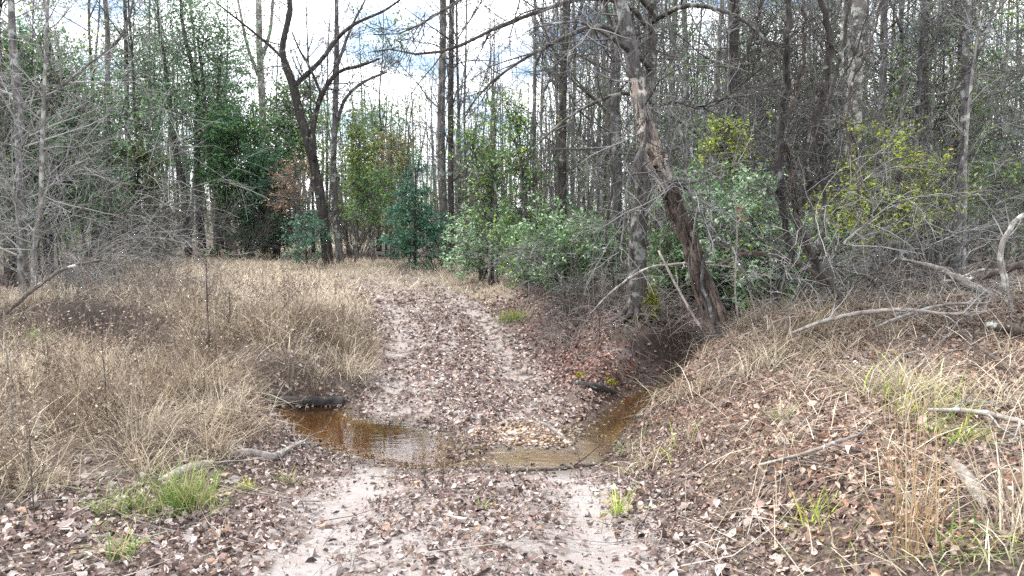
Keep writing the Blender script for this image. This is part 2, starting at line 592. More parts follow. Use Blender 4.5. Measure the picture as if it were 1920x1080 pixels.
def soil_mask(x, y):
    """bare undercut banks of the creek"""
    q = sdf(x, y)
    a = np.exp(-((x + 6.1) / 1.25) ** 4) * ss(-.1, .05, q) * (1 - ss(.5, .62, q)) * ss(10.3, 10.7, y)
    b_ = np.exp(-((x - 2.0) / .9) ** 4) * ss(.12, .2, q) * (1 - ss(.7, .95, q)) * ss(9.8, 10.3, y) * (y < 13)
    return np.clip(np.maximum(a, b_), 0, 1)


soil = soil_mask(GX, GY)
attrs = dict(field=FM * (.12 + .88 * ss(11.5, 14, GY)), sand=sandm, wet=wet, bed=bedm, soil=np.clip(soil, 0, 1))
ny, nx = GX.shape
vid = np.arange(ny * nx).reshape(ny, nx)
quad = np.stack([vid[:-1, :-1], vid[:-1, 1:], vid[1:, 1:], vid[1:, :-1]], -1).reshape(-1, 4)
cu = ((U_[:-1, :-1] + U_[1:, 1:]) / 2).ravel(); cy = ((GY[:-1, :-1] + GY[1:, 1:]) / 2).ravel()
cs = ((S_[:-1, :-1] + S_[1:, 1:]) / 2).ravel()
is_track = (np.abs(cu) < 1.25) & (cy > .5) & (cy < 24) & (cs > 0)
VV = np.stack([GX, GY, GZ], -1).reshape(-1, 3)


def sub(name, sel, mat):
    f = quad[sel]
    ids, inv = np.unique(f, return_inverse=True)
    me = mesh_np(name, VV[ids], [inv.reshape(-1, 4)], mat, attrs={k: v.ravel()[ids] for k, v in attrs.items()})
    return tag(link(name, me), kind='structure')


tag(sub('ground', ~is_track, M_GROUND), 'leaf strewn sandy woodland floor with dry grass clearing')
tag(sub('dirt_track', is_track, M_GROUND), 'two sandy wheel ruts of the leaf covered track crossing the creek')

# water
wsel = (cs < .12) & (GZ[:-1, :-1].ravel() < WZ + .02)
f = quad[wsel]
ids, inv = np.unique(f, return_inverse=True)
wv = VV[ids].copy(); depth = np.clip(WZ - wv[:, 2], 0, 1); wv[:, 2] = WZ
wm, t, b, out = newmat('creek_water')
t.nodes.remove(b)
fr = N(t, 'ShaderNodeFresnel'); fr.inputs[0].default_value = 1.43
gl = N(t, 'ShaderNodeBsdfGlossy'); gl.inputs['Roughness'].default_value = .03; gl.inputs[0].default_value = (1, 1, 1, 1)
tr = N(t, 'ShaderNodeBsdfTransparent')
da = N(t, 'ShaderNodeAttribute', attribute_name='depth')
tint = ramp(t, da.outputs['Fac'], [(0, (.97, .94, .90)), (.06, (.90, .79, .60)), (.2, (.64, .41, .13))])
t.links.new(tint, tr.inputs[0])
tcn = N(t, 'ShaderNodeTexCoord')
mp = N(t, 'ShaderNodeMapping'); mp.inputs['Scale'].default_value = (.7, 1.5, 1)
t.links.new(tcn.outputs['Object'], mp.inputs[0])
wn = noise(t, mp.outputs[0], 9, 3, .5)
wb = N(t, 'ShaderNodeBump'); setin(wb, Strength=.05, Distance=.02)
t.links.new(wn, wb.inputs['Height'])
rf = N(t, 'ShaderNodeMapRange'); setin(rf, From_Min=.03, From_Max=.10, To_Min=.75, To_Max=.04)
t.links.new(da.outputs['Fac'], rf.inputs[0]); t.links.new(rf.outputs[0], wb.inputs['Strength'])
t.links.new(wb.outputs[0], gl.inputs['Normal']); t.links.new(wb.outputs[0], fr.inputs['Normal'])
ms = N(t, 'ShaderNodeMixShader')
t.links.new(fr.outputs[0], ms.inputs[0]); t.links.new(tr.outputs[0], ms.inputs[1]); t.links.new(gl.outputs[0], ms.inputs[2])
t.links.new(ms.outputs[0], out.inputs[0])
tag(link('creek_water', mesh_np('creek_water', wv, [inv.reshape(-1, 4)], wm, attrs={'depth': depth})),
    'shallow amber creek crossing the track and mirroring trees and sky', kind='structure')

# ------------------------------------------------------------------ tree building
def poly_np(stems, spacing=.28):
    out = []
    for s in stems:
        L = np.linalg.norm(np.diff(s[:, :3], axis=0), axis=1).sum()
        out.append(catmull(s, max(4, int(L / spacing) + 2)))
    return out


def flesh(stems, r, tw, trunk_mat, twig_mat, sides=7, rough=.16, foliage=None, leafmat_=None, spacing=.28, kink=0.):
    """stems: list of (k,4) arrays x,y,z,radius.  returns (trunk mesh, crown mesh, leaf mesh or None)"""
    gt = Geo(); gc = Geo(); gf = Geo()
    polys = poly_np(stems, spacing)
    for p in polys:
        if kink: p[1:, :3] += kink * np.cumsum(r.normal(size=(len(p) - 1, 3)), 0) * .3
        tubes(gt, p[:, :3], p[:, 3], sides, rough, True, r=r)
    K0 = 24
    P0 = np.stack([catmull(np.c_[p], K0)[:, :3] for p in polys]); R0 = np.stack([catmull(p, K0)[:, 3] for p in polys])
    lvl = []
    S, D, rad, tt, _ = spawn(P0, R0, tw['n1'], tw.get('t0', .25), .99, tw.get('a1', 60), 15, r, bias=tw.get('bias'))
    L = tw['L1'] * (.35 + .9 * r.random(len(S))) * (1.15 - .55 * tt)
    r1 = np.minimum(rad * .55, .006 + L * tw.get('rl', .0075))
    P1, R1 = grow(S, D, L, r1, .0035, 6, tw.get('w1', .16), tw.get('up1', .05), r, tw.get('grav', 0.))
    lvl.append((P1, R1, 4))
    if tw.get('n2'):
        S, D, rad, tt, _ = spawn(P1, R1, tw['n2'], .15, .98, 48, 14, r)
        L = tw['L2'] * (.35 + .9 * r.random(len(S)))
        P2, R2 = grow(S, D, L, np.minimum(rad * .7, .004 + .004 * L), tw.get('rt', .0028), 4, .2, tw.get('up2', .04), r, tw.get('grav', 0.))
        lvl.append((P2, R2, 3))
    if tw.get('n3'):
        S, D, rad, tt, _ = spawn(P2, R2, tw['n3'], .1, .98, 45, 14, r)
        L = tw['L3'] * (.35 + .9 * r.random(len(S)))
        P3, R3 = grow(S, D, L, np.minimum(rad * .75, .0045), tw.get('rt', .0028) * .8, 3, .22, tw.get('up2', .04), r, tw.get('grav', 0.))
        lvl.append((P3, R3, 3))
    for P, R, s in lvl:
        tubes(gc, P, R, s, r=r)
    tm = gt.mesh('trunk', trunk_mat)
    cm = gc.mesh('crown', twig_mat)
    fm = None
    if foliage:
        lastP = np.concatenate([x[0][:, -3:] for x in lvl[-2:]])
        n = foliage['n']
        S, D, rad, tt, _ = spawn(lastP, np.full(lastP.shape[:2], .01), n, 0, 1, 50, 20, r)
        S = S + r.normal(size=S.shape) * foliage.get('spread', .03)
        leaves(gf, S, foliage['size'], r, foliage['cols'], foliage.get('up', .6), foliage.get('asp', .45), D)
        fm = gf.mesh('leaves', leafmat_ or M_LEAF)
    return tm, cm, fm


def assemble(name, label, cat, base, meshes, group=None):
    t = thing(name, label, cat, base, group)
    link('trunk', meshes[0], t)
    cr_ = link('crown', meshes[1], t)
    if meshes[2]:
        link('leaves', meshes[2], cr_)
    return t


def pix_stems(stems):
    """pixel stems (px, py, depth, width px) -> world arrays relative to the foot of the first stem, and the foot"""
    W = []
    for s in stems:
        a = []
        for px, py, d, w in s:
            p = at(px, py, d)
            a.append([*p, w / 2 * d / FPX])
        W.append(np.array(a))
    b = W[0][0]
    gz = float(H(b[0], b[1]))
    base = np.array([b[0], b[1], gz])
    W[0][0, 2] = gz - .08
    return [np.c_[w[:, :3] - base, w[:, 3]] for w in W], base


def hero(name, label, cat, stems, tw, tm, wm_, seed, foliage=None, group=None, **kw):
    st, base = pix_stems(stems)
    return assemble(name, label, cat, base, flesh(st, np.random.default_rng(seed), tw, tm, wm_, foliage=foliage, **kw), group)


def D_(pts, d):
    return [(x, y, d, w) for x, y, w in pts]


GREEN = [(.11, .23, .065), (.09, .19, .075), (.15, .27, .07)]
DEEP = [(.060, .15, .075), (.045, .115, .065), (.09, .19, .085)]
TEAL = [(.075, .19, .115), (.11, .24, .15), (.055, .145, .095)]
LIME = [(.32, .43, .05), (.38, .44, .07), (.24, .36, .06), (.42, .38, .08)]
PRIVET = [(.20, .34, .17), (.32, .45, .26), (.13, .24, .13), (.42, .52, .36)]
RUSSET = [(.26, .145, .085), (.20, .12, .075), (.31, .185, .11)]
OLIVE = [(.15, .23, .12), (.11, .18, .10), (.19, .27, .14)]
AIRY = [(.20, .35, .20), (.15, .28, .17), (.26, .41, .23), (.11, .21, .14)]

TWA = dict(n1=34, L1=2.4, n2=200, L2=1.1, n3=480, L3=.5, rt=.004)

# --- hero trees read off the photograph
hero('bare_tree', 'dark forked bare tree with a crooked trunk at the far edge of the clearing', 'tree',
     [D_([(616, 492, 23.4), (607, 420, 19.5), (597, 350, 18.7), (577, 262, 17.9), (562, 215, 17.2), (550, 160, 15.6), (533, 115, 13.3), (530, 85, 11.7), (542, 30, 10.9), (543, 0, 10.1), (535, -120, 7.0), (540, -230, 3.9)], 24),
      D_([(553, 160, 9.4), (600, 115, 8.6), (630, 75, 7.8), (665, 45, 6.2), (720, 20, 4.7), (770, -15, 3.1)], 24),
      D_([(590, 300, 10.1), (587, 240, 10.1), (596, 200, 9.4), (608, 168, 8.6), (635, 135, 7.0), (680, 122, 5.5), (712, 110, 3.9)], 23.8),
      D_([(604, 180, 5.5), (580, 125, 4.7), (562, 95, 3.9), (548, 60, 2.3)], 23.9),
      D_([(540, 120, 6.2), (505, 85, 4.7), (450, 40, 3.9), (405, 5, 2.3)], 24.3)],
     dict(n1=46, L1=2.2, n2=300, L2=1.0, n3=1100, L3=.5, t0=.3, rt=.005), M_DARK, M_TWIGD, 1, sides=8, rough=.2)
hero('bare_tree', 'straight slim grey tree just right of the dark forked tree', 'tree',
     [D_([(639, 486, 15), (629, 390, 13), (625, 310, 12), (628, 240, 11), (631, 125, 10), (631, 0, 8), (628, -150, 5)], 25),
      D_([(626, 262, 9), (645, 190, 7), (680, 155, 6), (726, 135, 4)], 25.1), D_([(631, 130, 6), (655, 60, 5), (690, -10, 3)], 25)],
     dict(n1=34, L1=1.8, n2=180, L2=.9, n3=600, L3=.4, t0=.3, rt=.004), M_GREY, M_TWIG, 2)
hero('bare_tree', 'taller of two close grey trunks at the middle of the treeline', 'tree',
     [D_([(833, 492, 19), (831, 400, 16), (827, 250, 15), (830, 100, 13), (831, 0, 12), (830, -180, 8)], 24)], TWA, M_GREY, M_TWIG, 3)
hero('bare_tree', 'dark slim trunk touching the right side of a grey trunk at the middle treeline', 'tree',
     [D_([(849, 492, 14), (846, 400, 11), (845, 250, 11), (846, 100, 10), (847, 0, 9), (850, -150, 5)], 23.6)], TWA, M_DARK, M_TWIGD, 4)
hero('ivy_clad_tree', 'dark trunk with green leaves climbing it left of the peeling snag', 'tree',
     [D_([(1056, 520, 20), (1054, 400, 18), (1053, 280, 17), (1056, 150, 15), (1062, 30, 14), (1063, -120, 10)], 18),
      D_([(1060, 90, 8), (1085, 30, 6), (1105, -60, 4)], 18)],
     dict(n1=50, L1=1.5, n2=260, L2=.7, n3=700, L3=.35, t0=.1, rt=.0035), M_DARK, M_TWIGD, 5,
     foliage=dict(n=700, size=.085, cols=GREEN + TEAL))
hero('bare_tree', 'grey trunk standing straight behind the peeling leaning snag', 'tree',
     [D_([(1160, 540, 24), (1157, 400, 20), (1153, 200, 18), (1157, 50, 17), (1156, -100, 12)], 14)], TWA, M_GREY, M_TWIGD, 6)
hero('bare_tree', 'pale tall tree with bare upright forks behind the dark evergreen', 'tree',
     [D_([(495, 466, 15), (494, 350, 14), (492, 200, 13), (487, 100, 12), (485, 0, 11), (480, -100, 7)], 33),
      D_([(489, 150, 8), (465, 90, 6), (452, 30, 5), (440, -30, 3)], 33), D_([(488, 120, 8), (506, 60, 6), (512, 0, 5), (520, -60, 3)], 33)],
     dict(n1=30, L1=2.2, n2=140, L2=1.1, n3=420, L3=.6, t0=.4, rt=.005), M_PALE, M_TWIGP, 7)
hero('bare_tree', 'thin grey tree with a crooked raised arm behind the arching left brush', 'tree',
     [D_([(203, 474, 13), (200, 380, 11), (200, 270, 10), (202, 75, 9), (197, 0, 8), (194, -80, 5)], 25),
      D_([(202, 95, 6), (222, 75, 6), (238, 45, 5), (250, 0, 4), (255, -40, 3)], 25)],
     dict(n1=26, L1=1.8, n2=120, L2=.9, n3=400, L3=.4, t0=.3, rt=.004), M_GREY, M_TWIG, 8)
hero('bare_tree', 'pale grey tree at the far left edge above the grassy bank', 'tree',
     [D_([(44, 515, 22), (41, 450, 18), (38, 300, 17), (35, 200, 16), (26, 110, 14), (20, 0, 12), (12, -120, 8)], 14),
      D_([(37, 280, 7), (80, 200, 6), (130, 150, 5), (200, 95, 3)], 13.6)],
     dict(n1=46, L1=1.9, n2=300, L2=.9, n3=900, L3=.4, t0=.12, rt=.0028), M_GREY, M_TWIGP, 9)
hero('bare_tree', 'whitish slender stem beside the pale grey tree at the left edge', 'tree',
     [D_([(60, 520, 11), (66, 450, 10), (76, 390, 9), (79, 270, 8), (85, 120, 6), (90, 0, 4)], 13.5)],
     dict(n1=36, L1=1.6, n2=200, L2=.8, n3=600, L3=.4, t0=.1, rt=.0026), M_PALE, M_TWIGP, 10)
hero('lichen_tree', 'grey trunk blotched with pale lichen behind the twisting vines', 'tree',
     [D_([(1606, 500, 40), (1606, 440, 35), (1605, 350, 32), (1601, 240, 30), (1604, 120, 28), (1611, 0, 26), (1615, -110, 20)], 13),
      D_([(1602, 255, 9), (1585, 200, 8), (1578, 120, 7), (1582, 0, 5)], 12.8)],
     dict(n1=30, L1=1.6, n2=180, L2=.8, n3=560, L3=.35, t0=.1, rt=.0028), M_LICH, M_TWIG, 11, sides=10)
hero('bare_tree', 'smooth slender tree forking to the right above the brush pile', 'tree',
     [D_([(1794, 500, 17), (1797, 390, 15), (1805, 275, 15), (1810, 150, 14), (1811, 75, 13), (1816, 0, 11), (1820, -110, 7)], 13),
      D_([(1811, 150, 9), (1832, 100, 8), (1850, 65, 7), (1866, 0, 5), (1880, -60, 3)], 13)],
     dict(n1=36, L1=1.5, n2=220, L2=.8, n3=640, L3=.35, t0=.1, rt=.0028), M_GREY, M_TWIG, 12)
hero('bare_tree', 'thin pale stem close beside the smooth forking tree', 'tree',
     [D_([(1808, 505, 8), (1809, 400, 7), (1811, 280, 6), (1822, 150, 5), (1840, 20, 3)], 12.4)],
     dict(n1=20, L1=1.0, n2=90, L2=.5, t0=.1, rt=.0026), M_PALE, M_TWIGP, 13)
hero('bare_tree', 'dark upright trunk in the right woods above the yellow-green saplings', 'tree',
     [D_([(1724, 490, 20), (1728, 350, 17), (1731, 200, 16), (1734, 100, 15), (1738, 0, 14), (1742, -120, 10)], 18)],
     TWA, M_DARK, M_TWIGD, 14)
hero('bare_tree', 'dark thick trunk in the woods right of the peeling snag', 'tree',
     [D_([(1366, 500, 26), (1368, 300, 23), (1371, 165, 21), (1374, 80, 20), (1377, 0, 19), (1380, -120, 14)], 16),
      D_([(1371, 180, 9), (1400, 100, 8), (1420, 40, 6), (1432, -20, 4)], 16)], TWA, M_DARK, M_TWIGD, 15)

# mossy tree over the creek: flared trunk, roots, overhead limbs
st, base = pix_stems([D_([(1203, 640, 84), (1200, 603, 58), (1196, 540, 38), (1194, 470, 34), (1203, 380, 31), (1216, 225, 25), (1220, 100, 23), (1222, 0, 21), (1228, -150, 15)], 11),
                      [(1221, 60, 10.9, 11), (1180, 12, 10.4, 10), (1120, -4, 9.9, 9), (1060, 5, 9.5, 8), (945, 46, 9.1, 7), (895, 70, 8.9, 6), (850, 90, 8.8, 5.5), (790, 102, 8.7, 4.5), (730, 92, 8.6, 3), (690, 98, 8.5, 2)],
                      [(1219, 130, 10.9, 10), (1170, 70, 10.3, 9), (1120, 48, 9.9, 8), (1055, 72, 9.5, 7), (980, 112, 9.3, 5.5), (915, 160, 9.1, 4), (870, 215, 9, 2.5)],
                      [(1221, 20, 10.9, 10), (1150, -50, 10, 9), (1010, -60, 9, 8), (900, -20, 8.4, 6), (830, 20, 8.2, 5), (760, 60, 8, 3), (700, 65, 7.9, 2)],
                      [(1218, 190, 10.9, 9), (1170, 175, 10.3, 7), (1100, 200, 9.9, 5.5), (1040, 240, 9.7, 4), (980, 300, 9.6, 2.5)],
                      [(1222, 40, 10.9, 10), (1290, 10, 10.2, 8), (1380, 30, 9.8, 7), (1450, 90, 9.5, 5), (1500, 160, 9.3, 3)],
                      [(1216, 210, 11, 8), (1260, 190, 10.7, 6), (1330, 200, 10.4, 5), (1400, 150, 10.2, 4), (1460, 100, 10, 2.5)]])
ms_ = flesh(st, np.random.default_rng(31), dict(n1=100, L1=1.1, n2=480, L2=.55, n3=900, L3=.28, t0=.12, rt=.0022, rl=.006, grav=.14), M_MOSSY, M_TWIGD, sides=10, rough=.22)
mossy = assemble('mossy_tree', 'grey tree with a flared mossy foot on the undercut creek bank', 'tree', base, (ms_[0], ms_[1], None))
for k, (a, L) in enumerate([(-2.6, .5), (-2.0, .42), (-1.35, .5), (-.75, .45), (-.15, .6), (-3.2, .5), (-1.7, .36), (-1.0, .34)]):
    g = Geo(); r = np.random.default_rng(300 + k)
    d = np.array([math.cos(a), math.sin(a)]); pr = np.array([-d[1], d[0]])
    pts = []
    for f in np.linspace(0, 1, 7):
        q = d * (.06 + L * f) + pr * (.10 * math.sin(f * 4 + k) * f + r.normal() * .02)
        z = float(H(base[0] + q[0], base[1] + q[1])) - base[2]
        pts.append([*q, max(z - .01 - .05 * f, .30 * (1 - f) ** 2.5 + z * f), .055 * (1 - .75 * f) + .03 * (1 - f) ** 3])
    p = catmull(np.array(pts), 14)
    tubes(g, p[:, :3], p[:, 3], 7, .35, True, r=r)
    link('root', g.mesh('root', M_DARK), mossy)
g = Geo(); r = np.random.default_rng(71)
n = 2000
a = -.70 + r.normal(size=n) * .36; z = np.abs(r.normal(size=n)) * .20
P = np.c_[np.cos(a) * (.30 - .30 * z), np.sin(a) * (.30 - .30 * z), z]
leaves(g, P, .03, r, [(.20, .22, .025), (.11, .14, .02), (.27, .26, .04)], .3, .6)
link('moss', g.mesh('moss', M_MOSS), mossy)

# leaning snag with peeled, rotten trunk
st, base = pix_stems([D_([(1360, 622, 66), (1322, 545, 38), (1292, 455, 32), (1266, 385, 30), (1242, 325, 29), (1226, 282, 28)], 9.0),
                      D_([(1229, 292, 27), (1206, 220, 28), (1190, 130, 26), (1176, 60, 25), (1165, 0, 24), (1152, -90, 22), (1146, -170, 15)], 9.0),
                      [(1196, 150, 9.0, 8), (1215, 240, 8.8, 7), (1180, 330, 8.6, 6), (1172, 410, 8.5, 4), (1160, 480, 8.4, 3)],
                      [(1185, 100, 9.0, 9), (1130, 60, 8.6, 7), (1080, 40, 8.2, 5), (1000, 52, 8, 3)],
                      [(1240, 320, 9, 8), (1270, 350, 8.8, 5), (1330, 330, 8.6, 4), (1400, 300, 8.4, 3), (1440, 310, 8.3, 2)]])
r = np.random.default_rng(41)
lower = st[0]; upper = st[1]
tw = dict(n1=60, L1=1.0, n2=300, L2=.5, n3=700, L3=.22, t0=.1, rt=.002, rl=.006, grav=.12)
ms_ = flesh(st[1:], r, tw, M_GREY, M_TWIG, sides=10, rough=.3)
snag = thing('leaning_snag', 'broken leaning dead trunk with red-brown rotten wood and peeling pale bark', 'dead tree', base)
g = Geo(); p = catmull(lower, 26)
tubes(g, p[:, :3], p[:, 3], 12, .5, True, r=r)
rotten = link('rotten_trunk', g.mesh('rotten_trunk', M_ROT), snag)
link('trunk', ms_[0], snag); link('crown', ms_[1], snag)
g = Geo(); p = catmull(np.vstack([lower[-2:], upper[1:3]]), 22)[2:20]
p[:, 3] *= 1.06 + .14 * np.sin(np.arange(18) * 1.9)
tubes(g, p[:, :3] + r.normal(size=(18, 3)) * .006, p[:, 3], 11, .6, True, r=r)
link('peeled_wood', g.mesh('peeled_wood', M_PEEL, smooth=False), rotten)
# strips of bark and splintered wood, each its own slab
for k in range(44):
    q = catmull(np.vstack([lower, upper[1:]]), 60)
    i = int(r.integers(3, 24)) if k > 18 else int(r.integers(22, 32))
    L = int(r.integers(4, 7)); th = -1.6 + r.normal() * .8
    seg = q[i:i + L]
    if len(seg) < 4: continue
    g = Geo()
    T = nrm(seg[-1, :3] - seg[0, :3]); A = nrm(np.cross(T, [0, 1, 0.01])); B = np.cross(T, A)
    for_dir = A * math.cos(th) + B * math.sin(th)
    if for_dir[1] > .3: for_dir = -for_dir
    side = np.cross(T, for_dir)
    f = np.linspace(0, 1, len(seg))[:, None]
    off = seg[:, 3:] * (.9 + .2 * r.random()) + .005 + .06 * r.random() * f ** 3 * (1 if k % 2 else 2)
    w = (.015 + .03 * r.random()) * (1 - .8 * f ** 2) * (.6 + .8 * r.random((len(seg), 1)))
    mid = seg[:, :3] + for_dir * off + side * (.012 * np.cumsum(r.normal(size=(len(seg), 1)), 0))
    V = np.concatenate([mid + side * w, mid + for_dir * .008, mid - side * w, mid - for_dir * .008])
    n_ = len(seg); ix = np.arange(4 * n_).reshape(4, n_)
    Q = np.concatenate([np.stack([ix[a_, :-1], ix[(a_ + 1) % 4, :-1], ix[(a_ + 1) % 4, 1:], ix[a_, 1:]], -1) for a_ in range(4)])
    g.add(V, Q)
    link('bark_strip', g.mesh('bark_strip', M_PEEL if i > 21 else M_ROT), rotten)

# twisting vines
def vine(label, pts, d, seed, mat=M_DARK, nt=14):
    r = np.random.default_rng(seed)
    st, base = pix_stems([[(px, py, d, w * .8) for px, py, w in pts]])
    t = thing('hanging_vine', label, 'vine', base)
    g = Geo()
    for s in st:
        p = catmull(s, 46); p[2:-2, :3] += r.normal(size=(42, 3)) * .012
        tubes(g, p[:, :3], p[:, 3], 8, .25, True, r=r)
    link('stem', g.mesh('stem', mat), t)
    g = Geo()
    P0 = np.stack([catmull(s, 20)[:, :3] for s in st]); R0 = np.stack([catmull(s, 20)[:, 3] for s in st])
    S, Dd, rad, tt, _ = spawn(P0, R0, nt, .2, 1, 60, 15, r)
    P1, R1 = grow(S, Dd, .5 + .6 * r.random(nt), np.full(nt, .006), .0025, 6, .2, 0, r, .15)
    tubes(g, P1, R1, 4, r=r)
    S, Dd, rad, tt, _ = spawn(P1, R1, nt * 8, .1, 1, 50, 15, r)
    P2, R2 = grow(S, Dd, .2 + .3 * r.random(nt * 8), np.full(nt * 8, .0035), .0018, 4, .25, 0, r, .1)
    tubes(g, P2, R2, 3, r=r)
    link('crown', g.mesh('crown', M_TWIGD), t)


vine('black vine hanging in a long S and looping back at the ground', [(1440, 505, 11), (1470, 500, 13), (1484, 470, 14), (1474, 430, 15), (1462, 340, 16), (1466, 260, 16), (1475, 180, 17), (1474, 90, 15), (1484, -30, 12), (1490, -120, 9)], 8.6, 51, nt=40)
vine('thick dark vine kinked twice where it drops from the branches', [(1622, 590, 14), (1580, 565, 15), (1540, 510, 15), (1505, 440, 15), (1492, 400, 15), (1500, 385, 16), (1517, 350, 17), (1512, 310, 17), (1520, 250, 18), (1540, 190, 18), (1552, 130, 17), (1556, 60, 15), (1530, -20, 12), (1520, -110, 9)], 8.4, 52, nt=46)
vine('rusty brown vine running from the tangle into the brush floor', [(1600, 610, 11), (1560, 560, 12), (1520, 490, 12), (1500, 430, 12), (1488, 370, 12), (1478, 300, 12), (1470, 240, 11), (1500, 150, 10), (1508, 40, 9), (1505, -60, 7)], 8.7, 53, M_ROT, 26)
vine('grey vine winding beside the leaning snag from its foot to the limbs', [(1345, 600, 8), (1318, 520, 8), (1330, 440, 8), (1290, 360, 8), (1285, 280, 8), (1262, 210, 7), (1275, 120, 7), (1250, 30, 6), (1255, -60, 4)], 8.8, 55, M_GREY, 24)
vine('dark thin vine bowing down from the limbs left of the snag', [(1170, 560, 6), (1150, 520, 6), (1135, 440, 7), (1150, 330, 7), (1138, 220, 7), (1150, 110, 6), (1135, 0, 5), (1140, -60, 4)], 11.8, 56, M_DARK, 22)
vine('black leaning vine right of the kinked vine', [(1570, 560, 9), (1540, 470, 9), (1548, 380, 10), (1530, 280, 10), (1560, 170, 9), (1585, 60, 8), (1590, -60, 6)], 9.6, 57, M_DARK, 22)
vine('thin grey vine slanting across the lichen blotched trunk', [(1618, 500, 6), (1612, 400, 6), (1608, 330, 6), (1588, 250, 6), (1600, 150, 6), (1640, 60, 5), (1660, -40, 4)], 11.5, 54, M_STICKD, 10)

# --- evergreens
hero('evergreen_tree', 'tall open-crowned evergreen with several leaning dark stems at the back of the clearing', 'tree',
     [D_([(354, 466, 15), (345, 360, 13), (328, 280, 11), (320, 215, 10), (313, 150, 8), (300, 60, 6), (295, 0, 3)], 30),
      D_([(380, 466, 14), (370, 320, 12), (372, 235, 11), (367, 150, 9), (345, 60, 7), (338, -10, 4)], 30.4),
      D_([(415, 468, 13), (400, 325, 11), (385, 215, 9), (380, 140, 7), (370, 70, 4)], 29.8),
      D_([(428, 468, 11), (422, 280, 9), (410, 170, 7), (415, 100, 4)], 30.2)],
     dict(n1=90, L1=3.0, n2=520, L2=1.2, n3=1000, L3=.6, t0=.42, a1=55, up1=.05, rt=.004), M_DARK, M_TWIGD, 21,
     foliage=dict(n=15000, size=.125, cols=[(.15, .25, .14), (.12, .20, .12), (.18, .29, .16), (.21, .30, .15)], spread=.3))


def blob_tree(name, label, cat, px, py0, pytop, d, wpx, seed, cols, nleaf, lsize, mat=M_DARK, tmat=M_TWIGD, up=.0, shape='oval', stems=1, group=None, asp=.45, bare=.08):
    """tree or bush filled with leaves: stems, limbs, twigs, leaves on the twigs"""
    r = np.random.default_rng(seed)
    p0 = at(px, py0, d); p0[2] = float(H(p0[0], p0[1])); p1 = at(px, pytop, d)
    h = p1[2] - p0[2]; w = wpx * d / FPX / 2
    stl = []
    for k in range(stems):
        dx_, dy_ = (r.normal(size=2) * w * .35 if stems > 1 else r.normal(size=2) * w * .08)
        z = np.linspace(0, 1, 6)[:, None]
        b0 = r.normal(size=2) * .08 * (stems > 1)
        xyz = np.c_[b0[0] + dx_ * z ** 1.3, b0[1] + dy_ * z ** 1.3, h * .95 * z * (.8 + .2 * r.random())]
        stl.append(np.c_[xyz, (.018 + .012 * h / max(1, stems ** .5)) * (1 - .85 * z)])
    stl[0][0, 2] -= .06
    gt = Geo(); gc = Geo(); gf = Geo()
    K = 14
    P0 = np.stack([catmull(s, K) for s in stl]); R0 = P0[:, :, 3]; P0 = P0[:, :, :3]
    tubes(gt, P0, R0, 6, .15, True, r=r)
    n1 = int(30 + 10 * h) * (1 if stems == 1 else 2)
    S, D, rad, tt, _ = spawn(P0, R0, n1, bare, .98, 72 if shape != 'up' else 40, 14, r, flat=.3)
    prof = {'oval': np.sqrt(np.clip(1 - (2 * tt - .85) ** 2 / 1.5, .1, 1)), 'cone': 1.05 - tt, 'up': .35 + .3 * tt}[shape]
    L = w * prof * (.65 + .55 * r.random(n1))
    P1, R1 = grow(S, D, L, np.minimum(rad * .6, .004 + L * .008), .003, 6, .13, up, r, .04)
    tubes(gc, P1, R1, 4, r=r)
    n2 = n1 * 5
    S, D, rad, tt, _ = spawn(P1, R1, n2, .2, 1, 50, 15, r, flat=.4)
    L2 = (.16 + .2 * w) * (.4 + .9 * r.random(n2))
    P2, R2 = grow(S, D, L2, np.full(n2, .004), .0022, 3, .18, up, r, .06)
    tubes(gc, P2, R2, 3, r=r)
    # clumping: keep only some twigs leafy
    keep = r.random(n2) < .72
    S, D, rad, tt, _ = spawn(P2[keep], R2[keep], nleaf, .15, 1, 55, 20, r)
    S = S + r.normal(size=S.shape) * lsize * .45
    leaves(gf, S, lsize, r, cols, .7, asp, D)
    return assemble(name, label, cat, p0, (gt.mesh('trunk', mat), gc.mesh('crown', tmat), gf.mesh('leaves', M_LEAF)), group)


blob_tree('evergreen_tree', 'dense dark green evergreen at the back left of the clearing', 'tree', 470, 470, 185, 29, 175, 61, DEEP + GREEN, 12000, .15, stems=3)
blob_tree('evergreen_tree', 'second dark evergreen crowding the right flank of the densest one', 'tree', 525, 474, 255, 28, 120, 62, DEEP, 7000, .14, stems=2)
blob_tree('evergreen_tree', 'light green feathery tree top rising above the dark evergreens', 'tree', 520, 470, 130, 33, 170, 63, [(.19, .29, .10), (.14, .23, .10)], 8000, .16, stems=2, bare=.5)
blob_tree('evergreen_tree', 'grey-green evergreen behind the pale arching brush at far left', 'tree', 95, 480, 60, 20, 260, 64, OLIVE + DEEP[:1], 15000, .12, stems=2, bare=.2)
blob_tree('evergreen_tree', 'olive evergreen between the left brush and the leaning stems', 'tree', 262, 470, 225, 25, 120, 65, [(.16, .19, .05), (.10, .14, .05), (.09, .15, .08)], 6000, .12, bare=.15)
blob_tree('holly_tree', 'blue-green conical young tree with layered branches left of the twin trunks', 'tree', 778, 492, 298, 22.5, 165, 66, TEAL, 6500, .10, shape='cone', up=.01)
blob_tree('holly_tree', 'small teal seedling with flat sprays under the dark forked tree', 'small tree', 575, 482, 395, 23, 95, 67, TEAL, 1500, .09, shape='oval')
blob_tree('leafy_sapling', 'yellow-green sapling just right of the slim grey tree', 'sapling', 668, 486, 220, 25, 120, 68, [(.19, .27, .06), (.24, .29, .07), (.14, .22, .06)], 1700, .13, M_GREY, M_TWIG, shape='up', bare=.35)
